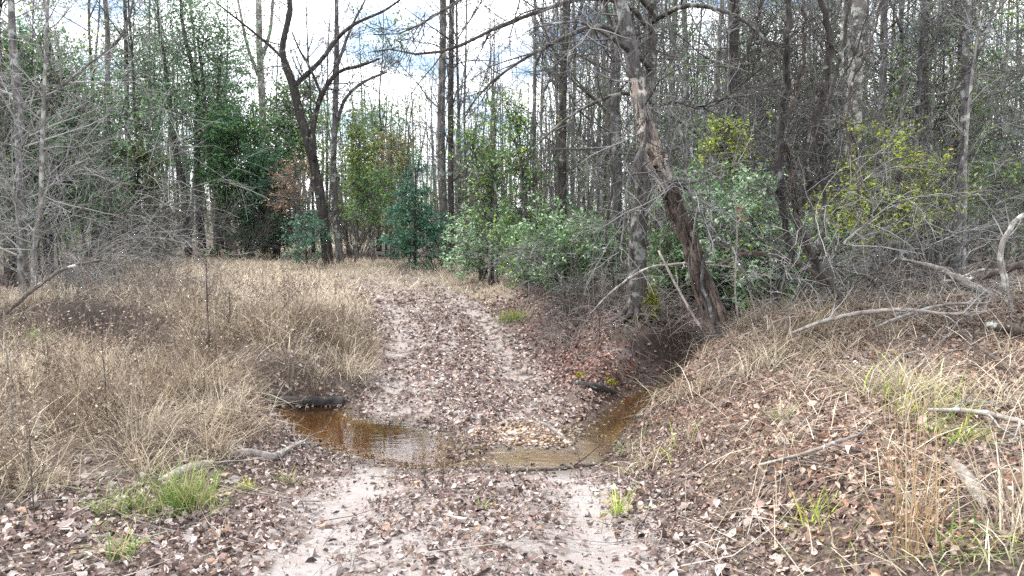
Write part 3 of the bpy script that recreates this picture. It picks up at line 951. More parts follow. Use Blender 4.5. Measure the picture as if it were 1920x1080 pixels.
blob_tree('leafy_sapling', 'low green sapling spreading between the slim tree and the blue-green holly', 'sapling', 700, 488, 290, 25, 120, 69, [(.12, .25, .09), (.19, .29, .08)], 1900, .13, M_GREY, M_TWIG, bare=.35)
blob_tree('leafy_sapling', 'olive-leaved sapling with yellowing leaves right of the twin trunks', 'sapling', 925, 500, 165, 18, 170, 70, LIME[2:3] + OLIVE + GREEN + LIME[:1], 2300, .09, M_GREY, M_TWIGD, shape='up', bare=.25, stems=3)
blob_tree('leafy_sapling', 'slender yellow-green sapling left of the ivy-clad trunk', 'sapling', 985, 505, 185, 17, 130, 72, LIME[:1] + GREEN, 1500, .09, M_GREY, M_TWIGD, shape='up', bare=.3, stems=2)
blob_tree('leafy_sapling', 'russet-leaved sapling holding dead leaves beside the dark forked tree', 'sapling', 560, 480, 235, 25, 110, 73, RUSSET, 900, .10, M_GREY, M_TWIG, bare=.5)
blob_tree('leafy_sapling', 'rust-tinged sapling behind the blue-green conical tree', 'sapling', 735, 486, 205, 26, 90, 74, RUSSET + LIME[:1], 520, .11, M_GREY, M_TWIG, bare=.5)
blob_tree('leafy_sapling', 'bright yellow-green sapling right of the lichen blotched trunk', 'sapling', 1685, 492, 205, 12.3, 210, 75, LIME, 3600, .07, M_GREY, M_TWIG, bare=.35, stems=2)
blob_tree('leafy_sapling', 'sparse yellow-green sapling between the vines and the lichen blotched trunk', 'sapling', 1565, 500, 290, 12, 120, 76, LIME, 1100, .08, M_GREY, M_TWIG, bare=.45)
blob_tree('leafy_sapling', 'lime sprig of a sapling high in front of the thick dark trunk', 'sapling', 1350, 520, 150, 12.4, 110, 77, LIME, 900, .08, M_GREY, M_TWIGD, bare=.7)
blob_tree('leafy_sapling', 'thin green sapling near the right edge behind the brush pile', 'sapling', 1865, 500, 260, 14, 140, 78, LIME[:1] + OLIVE, 1300, .08, M_GREY, M_TWIG, bare=.4)
blob_tree('evergreen_tree', 'airy blue-green tree top filling the upper left corner', 'tree', 30, 480, -90, 22, 260, 164, AIRY, 13000, .11, stems=2, bare=.3)
blob_tree('evergreen_tree', 'feathery grey-green tree between the left corner tree and the leaning stems', 'tree', 170, 476, 140, 26, 230, 165, AIRY + OLIVE, 6000, .12, stems=2, bare=.3)
blob_tree('evergreen_tree', 'soft green rounded tree top above and left of the leaning stems', 'tree', 285, 470, 20, 33, 200, 166, AIRY + [(.20, .29, .13)], 7500, .13, stems=2, bare=.5)
blob_tree('evergreen_tree', 'light green tree top right of the leaning stems', 'tree', 405, 470, 70, 34, 150, 167, AIRY + [(.20, .30, .12)], 8000, .13, stems=2, bare=.5)
blob_tree('evergreen_tree', 'hazy green tree seen between the slim grey tree and the twin trunks', 'tree', 715, 486, 150, 36, 170, 168, AIRY, 5000, .13, stems=2, bare=.3)
blob_tree('evergreen_tree', 'dark evergreen far behind the twin trunks', 'tree', 880, 486, 230, 34, 150, 169, DEEP + OLIVE, 5000, .13, stems=2, bare=.15)

PB = [(905, 505, 385, 19, 120, 'pale green bush with whitish leaves at the clearing edge below the twin trunks', PRIVET, 2600),
      (985, 512, 365, 17.5, 130, 'yellow-green bush left of the ivy-clad trunk foot', LIME[:1] + PRIVET + GREEN, 2200),
      (1045, 530, 395, 15, 140, 'grey-green bush leaning over the grass left of the mossy tree', PRIVET + GREEN, 2400),
      (1105, 540, 400, 14, 130, 'loose dull green bush against the left side of the mossy tree', PRIVET[2:3] + OLIVE + GREEN, 1700),
      (1005, 525, 440, 16, 90, 'low green bush at the top of the leafy bank', GREEN + LIME[2:3], 600),
      (1300, 545, 300, 12.2, 150, 'tall thin-leaved bush directly behind the leaning snag', PRIVET + GREEN, 1900),
      (1385, 560, 330, 11.2, 190, 'large pale-leaved bush between the snag and the vines', PRIVET, 3600),
      (1450, 565, 350, 11.0, 140, 'bright-leaved bush partly hidden by the twisting vines', PRIVET + LIME[:1], 2300),
      (1535, 540, 400, 12.0, 120, 'small grey-green bush right of the twisting vines', PRIVET + OLIVE, 1300),
      (1255, 560, 420, 12.6, 100, 'dull green bush behind the foot of the mossy tree', OLIVE + GREEN, 1000)]
for i, (px, pb, ptp, d, w, lab, cols, nl) in enumerate(PB):
    blob_tree('leafy_bush', lab, 'bush', px, pb, ptp, d, w, 80 + i, cols, int(nl * 1.7), .068 + .0015 * d, M_GREY, M_TWIG, stems=5, shape='oval', bare=.12)

# --- leafless brush at the left: arching pale twigs
def shrub_mesh(seed, h, n0, spread, n1, n2, arch, rt=.0025):
    r = np.random.default_rng(seed)
    gt = Geo(); gc = Geo()
    a = r.random(n0) * 6.283
    S = np.c_[np.cos(a), np.sin(a), np.zeros(n0)] * (.05 + .12 * r.random((n0, 1)))
    S[:, 2] = -.05
    D = np.c_[np.cos(a) * spread, np.sin(a) * spread, np.ones(n0)]
    P0, R0 = grow(S, D, h * (.6 + .6 * r.random(n0)), (.005 + .007 * r.random(n0)) * (1 + h * .06), .003, 10, .10, .03, r, arch)
    tubes(gt, P0, R0, 5, .15, r=r)
    S, D, rad, tt, _ = spawn(P0, R0, n1, .15, .98, 45, 16, r)
    P1, R1 = grow(S, D, h * .3 * (.4 + .9 * r.random(n1)), np.minimum(rad * .7, .006), .003, 6, .16, .02, r, arch * .6)
    tubes(gc, P1, R1, 4, r=r)
    S, D, rad, tt, _ = spawn(P1, R1, n2, .1, .98, 45, 16, r)
    P2, R2 = grow(S, D, h * .13 * (.4 + .9 * r.random(n2)), np.minimum(rad * .8, .004), rt, 3, .2, .0, r, arch * .4)
    tubes(gc, P2, R2, 3, r=r)
    return gt, gc


def shrub(label, x, y, seed, h, n0, spread, n1, n2, arch, tm, wm_, group=None, rt=.0025):
    gt, gc = shrub_mesh(seed, h, n0, spread, n1, n2, arch, rt)
    t = thing('leafless_shrub', label, 'shrub', (x, y, float(H(x, y))), group)
    link('stems', gt.mesh('stems', tm), t); link('crown', gc.mesh('crown', wm_), t)
    return t


shrub('pale leafless shrub arching long twigs over the left end of the clearing', -9.6, 17.0, 101, 5.2, 14, .75, 170, 750, .30, M_PALE, M_TWIGP, rt=.003)
shrub('whitish bare shrub with twigs drooping right beside the pale left edge tree', -8.6, 14.6, 102, 3.6, 10, .8, 110, 520, .36, M_PALE, M_TWIGP)
shrub('low tangled grey shrub on the bank above the dark hollow', -6.9, 13.2, 103, 1.6, 22, 1.1, 150, 800, .38, M_GREY, M_TWIG)
shrub('tall grey leafless shrub hiding the woods at the far left edge', -10.4, 15.4, 104, 4.6, 18, .45, 180, 900, .18, M_DARK, M_TWIG)
shrub('grey brushy shrub at the far left corner of the clearing', -10.5, 22.5, 105, 3.4, 24, .8, 180, 900, .25, M_GREY, M_TWIG, rt=.0035)
shrub('dense brown-grey brush between the dark evergreen and the forked tree', -9.4, 26.5, 106, 3.0, 30, .6, 260, 1300, .18, M_GREY, M_BRUSH, rt=.004)
shrub('brown-grey brush behind the slim grey tree foot', -5.5, 27.5, 107, 2.8, 28, .7, 240, 1200, .2, M_GREY, M_BRUSH, rt=.004)
shrub('dark dead brush heaped against the mossy tree on its left', 1.2, 11.9, 108, 1.1, 26, 1.1, 160, 800, .35, M_STICKD, M_TWIGD)
shrub('arching bare shrub in front of the bushes right of the leafy bank', 1.5, 13.6, 109, 2.2, 20, .9, 150, 800, .33, M_GREY, M_TWIG)
shrub('springy pale bare shrub crossing in front of the snag and the vines', 3.1, 8.9, 110, 2.4, 7, .6, 80, 420, .26, M_GREY, M_TWIGP, rt=.0018)
shrub('thin bare shrub leaning from the right mound under the vines', 4.2, 9.4, 111, 2.0, 9, .8, 120, 600, .30, M_GREY, M_TWIG, rt=.0018)
shrub('tangled bare shrub behind the brush pile at the right edge', 6.6, 10.2, 112, 2.1, 18, .8, 140, 700, .3, M_GREY, M_TWIG, rt=.002)
shrub('bare grey shrub between the lichen blotched trunk and the forking slender tree', 6.6, 12.4, 113, 3.0, 18, .5, 150, 800, .2, M_GREY, M_TWIG, rt=.0024)

shrub('grey twiggy thicket between the slim grey tree and the blue-green holly', -6.4, 30.5, 114, 4.6, 34, .4, 260, 1300, .1, M_GREY, M_TWIG, rt=.005)
shrub('twiggy grey thicket behind the twin trunks', -2.6, 29.0, 115, 4.8, 34, .4, 260, 1300, .1, M_GREY, M_TWIG, rt=.005)
shrub('brown twiggy thicket behind the olive-leaved sapling', -.3, 23.5, 116, 4.2, 30, .45, 240, 1200, .1, M_GREY, M_BRUSH, rt=.0045)
shrub('tall bare thicket between the leaning evergreen stems and the left brush', -13.2, 29.0, 117, 5.0, 34, .4, 260, 1300, .1, M_GREY, M_TWIG, rt=.005)
shrub('dim thicket closing the far left corner of the clearing', -17.0, 38.0, 118, 6.0, 34, .5, 260, 1300, .1, M_GREY, M_BRUSH, rt=.006)

# --- woodland trees: shared prototypes, one object each
def proto_tree(kind, seed):
    r = np.random.default_rng(seed)
    if kind == 'thin':
        h, rad, tw = 10 + 3 * r.random(), .055, dict(n1=44, L1=1.5, n2=240, L2=.75, n3=480, L3=.40, t0=.10, up1=.06, rt=.0038)
    elif kind == 'tall':
        h, rad, tw = 16 + 3 * r.random(), .095, dict(n1=46, L1=2.1, n2=250, L2=1.0, n3=480, L3=.5, t0=.12, up1=.06, rt=.0042)
    else:
        h, rad, tw = 4.5 + 1.5 * r.random(), .026, dict(n1=36, L1=1.2, n2=220, L2=.55, n3=380, L3=.3, t0=.08, up1=.08, rt=.0034)
    z = np.linspace(0, 1, 9)
    wob = np.cumsum(r.normal(size=(9, 2)) * .012 * h, 0) * z[:, None] * .7
    s = np.c_[wob, z * h, rad * (1 - .85 * z) * (1 + .5 * np.exp(-z * 25))]
    s[0, 2] = -.12
    st = [s]
    if kind != 'sap':
        for _ in range(2 + int(r.integers(0, 2))):
            k = int(r.integers(3, 7)); a = r.random() * 6.28; L = h * (.2 + .15 * r.random())
            q = s[k, :3]
            st.append(np.array([[*q, s[k, 3] * .6], [*(q + np.array([math.cos(a) * L * .25, math.sin(a) * L * .25, L * .4])), s[k, 3] * .45],
                                [*(q + np.array([math.cos(a) * L * .4, math.sin(a) * L * .4, L])), s[k, 3] * .12]]))
    mats = [(M_GREY, M_TWIG), (M_DARK, M_TWIGD), (M_GREY, M_TWIGD), (M_LICH, M_TWIG)][seed % 4]
    return flesh(st, r, tw, *mats, sides=6, spacing=.6, kink=.012), mats[0]


PROTO = {k: [proto_tree(k, s) for s in range(n)] for k, n in (('thin', 5), ('tall', 5), ('sap', 4))}
WORDS = {M_GREY.name: 'grey', M_DARK.name: 'dark', M_LICH.name: 'lichen-flecked'}
KW = {'thin': 'slender bare', 'tall': 'tall bare', 'sap': 'twiggy young'}


ZONES = [(330, 'behind the pale arching brush'), (470, 'behind the leaning evergreen stems'), (640, 'behind the dark forked tree'),
         (830, 'between the slim grey tree and the twin trunks'), (1060, 'between the twin trunks and the ivy-clad trunk'),
         (1165, 'between the ivy-clad trunk and the mossy tree'), (1270, 'behind the leaning snag'), (1372, 'between the snag and the thick dark trunk'),
         (1500, 'between the thick dark trunk and the vines'), (1606, 'between the vines and the lichen blotched trunk'),
         (1730, 'just right of the lichen blotched trunk'), (1810, 'just left of the smooth forking tree'), (9999, 'right of the smooth forking tree')]


def zone(x, y):
    px = 960 + x / y * FPX
    dist = 'near' if y < 22 else 'mid-distance' if y < 36 else 'distant'
    return dist, next(t_ for lim, t_ in ZONES if px < lim)


roots = {}
placed = []
r = np.random.default_rng(2024)


def woods_ok(x, y):
    px = 960 + x / y * FPX
    if px < 300: edge = 16.5
    elif px < 460: edge = 37
    elif px < 860: edge = 26.2
    elif px < 1000: edge = 20
    elif px < 1130: edge = 16
    else: edge = 13.2
    return y > edge


cnt = {'thin': 0, 'tall': 0, 'sap': 0}
want = {'thin': 120, 'tall': 44, 'sap': 128}
tries = 0
while any(cnt[k] < want[k] for k in cnt) and tries < 60000:
    tries += 1
    kind = ('thin', 'tall', 'sap')[int(r.choice(3, p=[.4, .2, .4]))]
    if cnt[kind] >= want[kind]: continue
    y = 13 + 42 * r.random() ** (1.0 if kind != 'sap' else 1.5)
    px = -60 + 2040 * (r.random() if r.random() < .42 else .52 + .48 * r.random())
    x = (px - 960) / FPX * y
    if not woods_ok(x, y): continue
    md = .9 if kind != 'sap' else .5
    if 540 < px < 1150 and kind != 'sap' and r.random() < (.3 if px > 860 else .6 if 600 < px < 780 else .12): continue
    if any((x - a) ** 2 + (y - b_) ** 2 < md * md for a, b_ in placed): continue
    placed.append((x, y)); cnt[kind] += 1
    i = int(r.integers(0, len(PROTO[kind])))
    (tm, cm, _), bm = PROTO[kind][i]
    zk, zt_ = zone(x, y)
    lab = f'{zk} {KW[kind]} {WORDS[bm.name]} tree {zt_}'
    grp = f'{zk} {KW[kind]} {WORDS[bm.name]} trees {zt_}'
    loc = (x, y, float(H(x, y)))
    sc = (.8 + .45 * r.random(),) * 3
    key = (kind, i)
    if key not in roots:
        t_ = thing('bare_tree' if kind != 'sap' else 'bare_sapling', lab, 'tree' if kind != 'sap' else 'sapling', loc, grp)
        link('trunk', tm, t_); link('crown', cm, t_)
        t_.rotation_euler = (0, 0, r.random() * 6.28); t_.scale = sc
        roots[key] = t_
    else:
        dup(roots[key], loc, r.random() * 6.28, sc, lab, grp)

def leafy_proto(seed, cols):
    r = np.random.default_rng(seed)
    h = 7 + 3 * r.random()
    z = np.linspace(0, 1, 8)
    s_ = np.c_[np.cumsum(r.normal(size=(8, 2)) * .015 * h, 0) * z[:, None], z * h, .05 * (1 - .85 * z)]
    s_[0, 2] = -.12
    return flesh([s_], r, dict(n1=44, L1=1.7, n2=220, L2=.8, n3=420, L3=.4, t0=.15, up1=.04, rt=.004), M_DARK, M_TWIGD, sides=5, spacing=.7,
                 foliage=dict(n=2600, size=.10, cols=cols, spread=.12))


r = np.random.default_rng(77)
for pi, (cols, wd) in enumerate([(LIME + GREEN, 'yellow-green leaved slender'), (AIRY + OLIVE, 'grey-green leaved slender'), (GREEN + OLIVE, 'dull green leaved slender')]):
    meshes = leafy_proto(880 + pi, cols); root = None; k_ = 0
    while k_ < 16:
        y = 17 + 28 * r.random(); px = r.random() * 1950 if k_ % 3 == 0 else 1000 + 930 * r.random(); x = (px - 960) / FPX * y
        if 840 < px < 1150 or not woods_ok(x, y - .5) or any((x - a) ** 2 + (y - b_) ** 2 < .5 for a, b_ in placed): continue
        placed.append((x, y)); k_ += 1
        zk, zt_ = zone(x, y); lab = f'{zk} {wd} tree {zt_}'; grp = f'{zk} {wd} trees {zt_}'
        loc = (x, y, float(H(x, y))); sc = (.7 + .6 * r.random(),) * 3
        if root is None:
            root = assemble('leafy_tree', lab, 'tree', loc, meshes, grp); root.scale = sc
        else:
            dup(root, loc, r.random() * 6.28, sc, lab, grp)

# --- far woods and undergrowth: masses
g = Geo(); r = np.random.default_rng(99)
n = 760
y = 52 + 45 * r.random(n); px = -250 + 2420 * r.random(n); x = (px - 960) / FPX * y
S = np.c_[x, y, H(x, y) - .1]
P0, R0 = grow(S, np.tile([0, 0, 1.], (n, 1)), 9 + 8 * r.random(n), .06 + .10 * r.random(n), .02, 5, .06, .03, r)
tubes(g, P0, R0, 4, r=r)
S, D, rad, tt, _ = spawn(P0, R0, 4600, .02, .98, 55, 16, r)
P1, R1 = grow(S, D, 1.2 + 2.2 * r.random(4600), np.full(4600, .022), .010, 3, .16, .06, r)
tubes(g, P1, R1, 3, r=r)
S, D, rad, tt, _ = spawn(P1, R1, 7000, .1, .98, 50, 16, r)
P2, R2 = grow(S, D, .7 + 1.2 * r.random(7000), np.full(7000, .014), .008, 3, .2, .04, r)
tubes(g, P2, R2, 3, r=r)
tag(link('far_woods', g.mesh('far_woods', twigmat('far_twig', (.055, .054, .054), (.19, .188, .186)))), 'grey mass of distant bare trees closing the view behind the woods', kind='stuff')

g = Geo()
n = 2900
y = 13 + 50 * r.random(n) ** 1.3; px = -120 + 2160 * r.random(n); x = (px - 960) / FPX * y
ok = np.array([woods_ok(a, b_ - .3) for a, b_ in zip(x, y)])
x, y = x[ok], y[ok]; n = len(x)
S = np.c_[x, y, H(x, y) - .05]
D = nrm(np.c_[r.normal(size=(n, 2)) * .5, np.ones(n)])
P0, R0 = grow(S, D, (.5 + 2.0 * r.random(n) ** 1.6) * (1 + .9 * ss(22, 34, y)), (.005 + .006 * r.random(n)) * (1 + .6 * ss(22, 40, y)), .004, 4, .14, .03, r, .1)
tubes(g, P0, R0, 3, r=r)
m = n * 4
S, D, rad, tt, pi_ = spawn(P0, R0, m, .15, .98, 50, 16, r)
P1, R1 = grow(S, D, (.25 + .5 * r.random(m)) * (1 + .8 * ss(22, 34, y[pi_])), np.full(m, .006), .0035, 3, .2, .0, r, .1)
tubes(g, P1, R1, 3, r=r)
tag(link('undergrowth', g.mesh('undergrowth', M_BRUSH)), 'leafless brown undergrowth filling the floor of the woods', kind='stuff')

# low leafy scrub in the woods
g = Geo(); r = np.random.default_rng(98)
n = 1150
y = 14 + 40 * r.random(n); px = -100 + 2120 * r.random(n); x = (px - 960) / FPX * y
ok = np.array([woods_ok(a, b_ - .2) for a, b_ in zip(x, y)]); x, y = x[ok], y[ok]
c = np.c_[x, y, H(x, y) + .3 + 5.5 * r.random(len(x)) ** 1.6]
k = 40
P = (c[:, None] + r.normal(size=(len(c), k, 3)) * np.array([.45, .45, .22])).reshape(-1, 3)
leaves(g, P, .065 + .0012 * P[:, 1], r, OLIVE + AIRY + GREEN + LIME[:2], .7, .45)
tag(link('scrub_foliage', g.mesh('scrub_foliage', M_LEAF)), 'sparse green leaves scattered through the understory of the woods', kind='stuff')

# ------------------------------------------------------------------ ground cover
def sample(n, x0, x1, y0, y1, dens, r, margin=.6):
    x = x0 + (x1 - x0) * r.random(n); y = y0 + (y1 - y0) * r.random(n)
    k = (np.abs(x) < .70 * y + margin) & (r.random(n) < dens(x, y))
    return x[k], y[k]


def blades(g, x, y, L, W, lean, curve, r, cols, z=None, dirs=None):
    n = len(x)
    if n == 0: return
    z = H(x, y) - .01 if z is None else z
    a = r.random(n) * 6.283 if dirs is None else dirs + r.normal(size=n) * .7
    h = np.c_[np.cos(a), np.sin(a), np.zeros(n)]
    sd = np.c_[-np.sin(a), np.cos(a), np.zeros(n)]
    tw_ = r.normal(size=n)[:, None] * .6
    sd = nrm(sd + h * tw_)
    B = np.c_[x, y, z]
    th = np.abs(lean + .35 * r.normal(size=n)); cv = curve * (.3 + 1.2 * r.random(n))
    pts = [B]; p = B
    for k in range(3):
        ang = th + cv * (k + .5) / 3
        d = h * np.sin(ang)[:, None] + np.array([0, 0, 1.]) * np.cos(ang)[:, None]
        p = p + d * (L / 3)[:, None]
        pts.append(p)
    w = W[:, None]
    V = np.stack([pts[0] + sd * w * .5, pts[0] - sd * w * .5, pts[1] + sd * w * .5, pts[1] - sd * w * .5,
                  pts[2] + sd * w * .35, pts[2] - sd * w * .35, pts[3]], 1)
    b = np.arange(n)[:, None] * 7
    Q = np.concatenate([b + [0, 1, 3, 2], b + [2, 3, 5, 4]]); T = b + [4, 5, 6]
    cols = np.asarray(cols, float)
    c = cols[r.integers(0, len(cols), n)] * (.7 + .55 * r.random((n, 1)))
    g.add(V.reshape(-1, 3), Q, T, np.repeat(c, 7, 0))


STRAW = [(.50, .43, .315), (.41, .34, .245), (.30, .235, .17), (.64, .57, .45), (.19, .145, .105), (.46, .40, .305)]
STRAWD = [(.25, .185, .125), (.17, .125, .085), (.35, .275, .19), (.10, .074, .052), (.46, .39, .29), (.075, .055, .04)]

r = np.random.default_rng(5)
g = Geo()
far_from_water = lambda x, y: (sdf(x, y) > .06)


def tuft(x, y, s, k=7):
    return .12 + 1.25 * np.clip(fbm(x, y, s, k) - .40, 0, .3) / .3


def clumps(ncl, x0, x1, y0, y1, k, sp, Lr, Wr, lean, curve, cols, dens, flop=1.):
    """grass clumps: blades springing outwards from shared centres"""
    cx, cy_ = sample(ncl, x0, x1, y0, y1, dens, r)
    n = len(cx)
    if n == 0: return 0
    kk = np.maximum(3, (k * (.4 + 1.2 * r.random(n)))).astype(int)
    i = np.repeat(np.arange(n), kk); m = len(i)
    off = r.normal(size=(m, 2)) * sp
    x = cx[i] + off[:, 0]; y = cy_[i] + off[:, 1]
    hgt = .45 + .85 * r.random(n) ** 1.3
    cl = (Lr[0] + (Lr[1] - Lr[0]) * r.random(m) ** 1.3) * hgt[i]
    ok = sdf(x, y) > .03
    pal = np.asarray(cols, float)
    tone = (.65 + .6 * r.random((n, 1))) * pal[r.integers(0, len(pal), n)]
    ci = tone[i][ok] * .62 + pal[r.integers(0, len(pal), ok.sum())] * .38
    dirs = np.arctan2(off[:, 1], off[:, 0])
    wind = r.normal(size=n) * 1.0
    dirs = np.where(r.random(m) < .35, wind[i], dirs)
    blades2(x[ok], y[ok], cl[ok], Wr[0] + (Wr[1] - Wr[0]) * r.random(ok.sum()), lean, curve, ci, dirs[ok])
    return int(ok.sum())


def blades2(x, y, L, W, lean, curve, c, dirs):
    g0 = g.C
    blades(g, x, y, L, W, lean, curve, r, [(1, 1, 1)], None, dirs)
    g.C[-1] = g.C[-1] * np.repeat(c, 7, 0)


fd = lambda a, b_: field_mask(a, b_) * (1 - soil_mask(a, b_))
c_ = []
c_.append(clumps(1500, -6.2, -1.3, 3.5, 9, 24, .055, (.15, .56), (.003, .0065), .45, 1.3, STRAW + STRAWD * 2, lambda a, b_: fd(a, b_) * (.02 + tuft(a, b_, 1.5))))
c_.append(clumps(1100, -5.2, -1.2, 8.7, 12, 24, .07, (.18, .52), (.004, .008), .4, 1.3, STRAWD * 2 + STRAW, lambda a, b_: fd(a, b_) * (.05 + tuft(a, b_, 1.2))))
c_.append(clumps(1300, -9.5, -4.6, 8.5, 13.5, 22, .07, (.12, .40), (.004, .009), .45, 1.2, STRAW + STRAWD, lambda a, b_: fd(a, b_) * (.05 + tuft(a, b_, 1.4))))
c_.append(clumps(2600, -13, 2.5, 12, 21, 16, .10, (.08, .27), (.006, .012), .5, 1.0, [(.58, .51, .41), (.50, .43, .34), (.42, .35, .27), (.64, .58, .49)], lambda a, b_: fd(a, b_) * (.3 + tuft(a, b_, .9))))
c_.append(clumps(3000, -20, 4, 20, 40, 16, .16, (.08, .26), (.010, .022), .45, .8, [(.58, .51, .41), (.50, .43, .34), (.44, .37, .27), (.64, .58, .49)], lambda a, b_: fd(a, b_) * (.4 + tuft(a, b_, .6))))
c_.append(clumps(1200, 1.2, 5.6, 5.6, 9.9, 22, .05, (.14, .46), (.0028, .0055), .7, 1.6, STRAW[:3] + STRAWD, lambda a, b_: (1 - .7 * ss(3.0, 4.4, a) * ss(6.3, 7.3, b_)) * (fd(a, b_) + .35 * ss(1.2, 2.4, a - .2 * (b_ - 5))) * (.05 + tuft(a, b_, 1.6))))
c_.append(clumps(1100, .8, 8, 3.0, 10, 16, .05, (.15, .55), (.0028, .0055), .75, 1.6, STRAW + STRAWD + [(.28, .31, .11)], lambda a, b_: .7 * ss(.9, 2.0, a - .2 * (b_ - 5)) * tuft(a, b_, 1.3) * (1 - .75 * ss(2.8, 4.0, a) * ss(6.3, 7.2, b_))))
c_.append(clumps(110, -6.0, -1.4, 3.9, 8.8, 120, .10, (.28, .72), (.0035, .007), .35, 1.2, STRAW[:1] + STRAW[3:4] + STRAWD[:4], lambda a, b_: fd(a, b_) * .8))
c_.append(clumps(80, -6.5, -1.3, 8.8, 12.3, 110, .12, (.25, .62), (.0045, .009), .35, 1.2, STRAWD + STRAW[3:4], lambda a, b_: fd(a, b_) * .8))
c_.append(clumps(60, 1.3, 5.6, 5.4, 9.6, 100, .10, (.22, .55), (.0035, .0065), .6, 1.8, STRAW[:3] + STRAWD[:4], lambda a, b_: .8 * (1 - .8 * ss(2.8, 3.8, a) * ss(6.3, 7.2, b_)) * ss(1.2, 2.2, a - .2 * (b_ - 5))))
# fallen and matted strands
for n_, x0, x1, y0, y1, m_, W_ in ((18000, -6.2, -1.3, 3.6, 9, 1, .0045), (15000, -9, -1.2, 8.6, 14, 1, .007), (16000, -13, 3, 14, 24, 1, .012), (14000, .8, 8, 3, 10, .55, .004)):
    x, y = sample(n_, x0, x1, y0, y1, (lambda a, b_: fd(a, b_) * np.where(b_ > 12.5, 1, .7 * tuft(a, b_, 1.3))) if m_ == 1 else (lambda a, b_: m_ * ss(.9, 2, a - .2 * (b_ - 5)) * tuft(a, b_, 1.7)), r)
    k = sdf(x, y) > .03; x, y = x[k], y[k]
    blades(g, x, y, .14 + .45 * r.random(len(x)), W_ * (.6 + .8 * r.random(len(x))), 1.25, .5, r, STRAW, z=H(x, y) + .02 + .10 * r.random(len(x)))
x, y = sample(7000, 2.4, 9, 9.8, 16, lambda a, b_: .5 * tuft(a, b_, 1.7), r)
k = far_from_water(x, y); x, y = x[k], y[k]
blades(g, x, y, .15 + .5 * r.random(len(x)), .004 + .004 * r.random(len(x)), .6, 1.2, r, STRAWD)
tag(link('dry_grass', g.mesh('dry_grass', M_GRASS)), 'straw coloured dead grass over the banks and the clearing', kind='stuff')
print('grass', c_)

# dead weed stems with curled seed heads and leaves
g = Geo(); gl_ = Geo(); r = np.random.default_rng(6)
x, y = sample(4400, -8.5, -1.2, 4.2, 13, lambda a, b_: fd(a, b_) * (.1 + .8 * tuft(a, b_, 1.1, 5)), r)
x2, y2 = sample(900, -14, 2, 14, 30, lambda a, b_: field_mask(a, b_) * .5, r)
x, y = np.r_[x, x2], np.r_[y, y2]
k = far_from_water(x, y); x, y = x[k], y[k]; n = len(x)
S = np.c_[x, y, H(x, y) - .02]
P0, R0 = grow(S, np.c_[r.normal(size=(n, 2)) * .25, np.ones(n)], .25 + .6 * r.random(n) ** 1.4, np.full(n, .0022) + .00012 * y, .0012, 5, .08, .02, r)
tubes(g, P0, R0, 3, r=r)
m = n * 3
S, D, rad, tt, _ = spawn(P0, R0, m, .4, 1, 40, 12, r)
P1, R1 = grow(S, D, .08 + .14 * r.random(m), np.full(m, .0016), .001, 3, .1, .03, r)
tubes(g, P1, R1, 3, r=r)
tag(link('dry_weeds', g.mesh('dry_weeds', twigmat('weed_stem', (.07, .050, .040), (.25, .19, .15)))), 'dead brown weed stems standing through the dry grass', kind='stuff')
S, D, rad, tt, _ = spawn(P1, R1, n * 9, 0, 1, 60, 20, r)
leaves(gl_, S, .030, r, [(.16, .115, .088), (.24, .185, .145), (.10, .072, .056), (.36, .30, .245)], .1, .5)
tag(link('weed_seed_leaves', gl_.mesh('weed_seed_leaves', M_DEAD)), 'curled dead leaves and seed heads on the weed stems', kind='stuff')

# small sticks on the ground and the tangle of dead brush on the mound crest
g = Geo(); r = np.random.default_rng(12)
for n_, x0, x1, y0, y1, f_ in ((3400, .8, 9, 3, 12, lambda a, b_: .75 * ss(.8, 1.8, a - .2 * (b_ - 5))), (900, -4, 1.5, 3, 7, lambda a, b_: .35 + 0 * a), (1500, -1, 4, 9, 18, lambda a, b_: .5 * ss(.9, 1.8, a - xc(b_))), (900, -7, -1.5, 4, 13, lambda a, b_: .6 + 0 * a)):
    x, y = sample(n_, x0, x1, y0, y1, f_, r)
    k = sdf(x, y) > .05; x, y = x[k], y[k]; n = len(x)
    a = r.random(n) * 6.283
    P, R = grow(np.c_[x, y, 0 * x], np.c_[np.cos(a), np.sin(a), 0 * a], .12 + .7 * r.random(n) ** 2.5, .0015 + .004 * r.random(n) ** 2, .001, 4, .15, 0, r)
    P[:, :, 2] = H(P[:, :, 0], P[:, :, 1]) + .02 + .05 * r.random((n, 1)) * np.linspace(.2, 1, 4)
    tubes(g, P, R, 3, r=r)
tag(link('twig_litter', g.mesh('twig_litter', twigmat('litter_twig', (.06, .048, .042), (.40, .36, .33)))), 'small fallen sticks strewn over the banks', kind='stuff')

g = Geo(); r = np.random.default_rng(13)
x, y = sample(1700, 2.0, 11, 7.2, 13, lambda a, b_: .9 * ss(2.2, 3.4, a) * (.35 + .65 * ss(7.4, 8.4, b_)), r)
x2, y2 = sample(460, .5, 3.0, 10.4, 12.8, lambda a, b_: .9 + 0 * a, r)
x3, y3 = sample(260, -8.6, -4.6, 9.5, 14, lambda a, b_: .8 + 0 * a, r)
x, y = np.r_[x, x2, x3], np.r_[y, y2, y3]; k = sdf(x, y) > -.1; x, y = x[k], y[k]; n = len(x)
P0, R0 = grow(np.c_[x, y, H(x, y) - .03], np.c_[r.normal(size=(n, 2)), .55 + .4 * r.random(n)], .35 + 1.0 * r.random(n) ** 1.5, .0025 + .004 * r.random(n), .0018, 8, .14, .0, r, .28)
tubes(g, P0, R0, 4, r=r)
S, D, rad, tt, _ = spawn(P0, R0, n * 5, .15, 1, 48, 16, r)
P1, R1 = grow(S, D, .12 + .32 * r.random(n * 5), np.minimum(rad, .003), .0014, 4, .2, .0, r, .2)
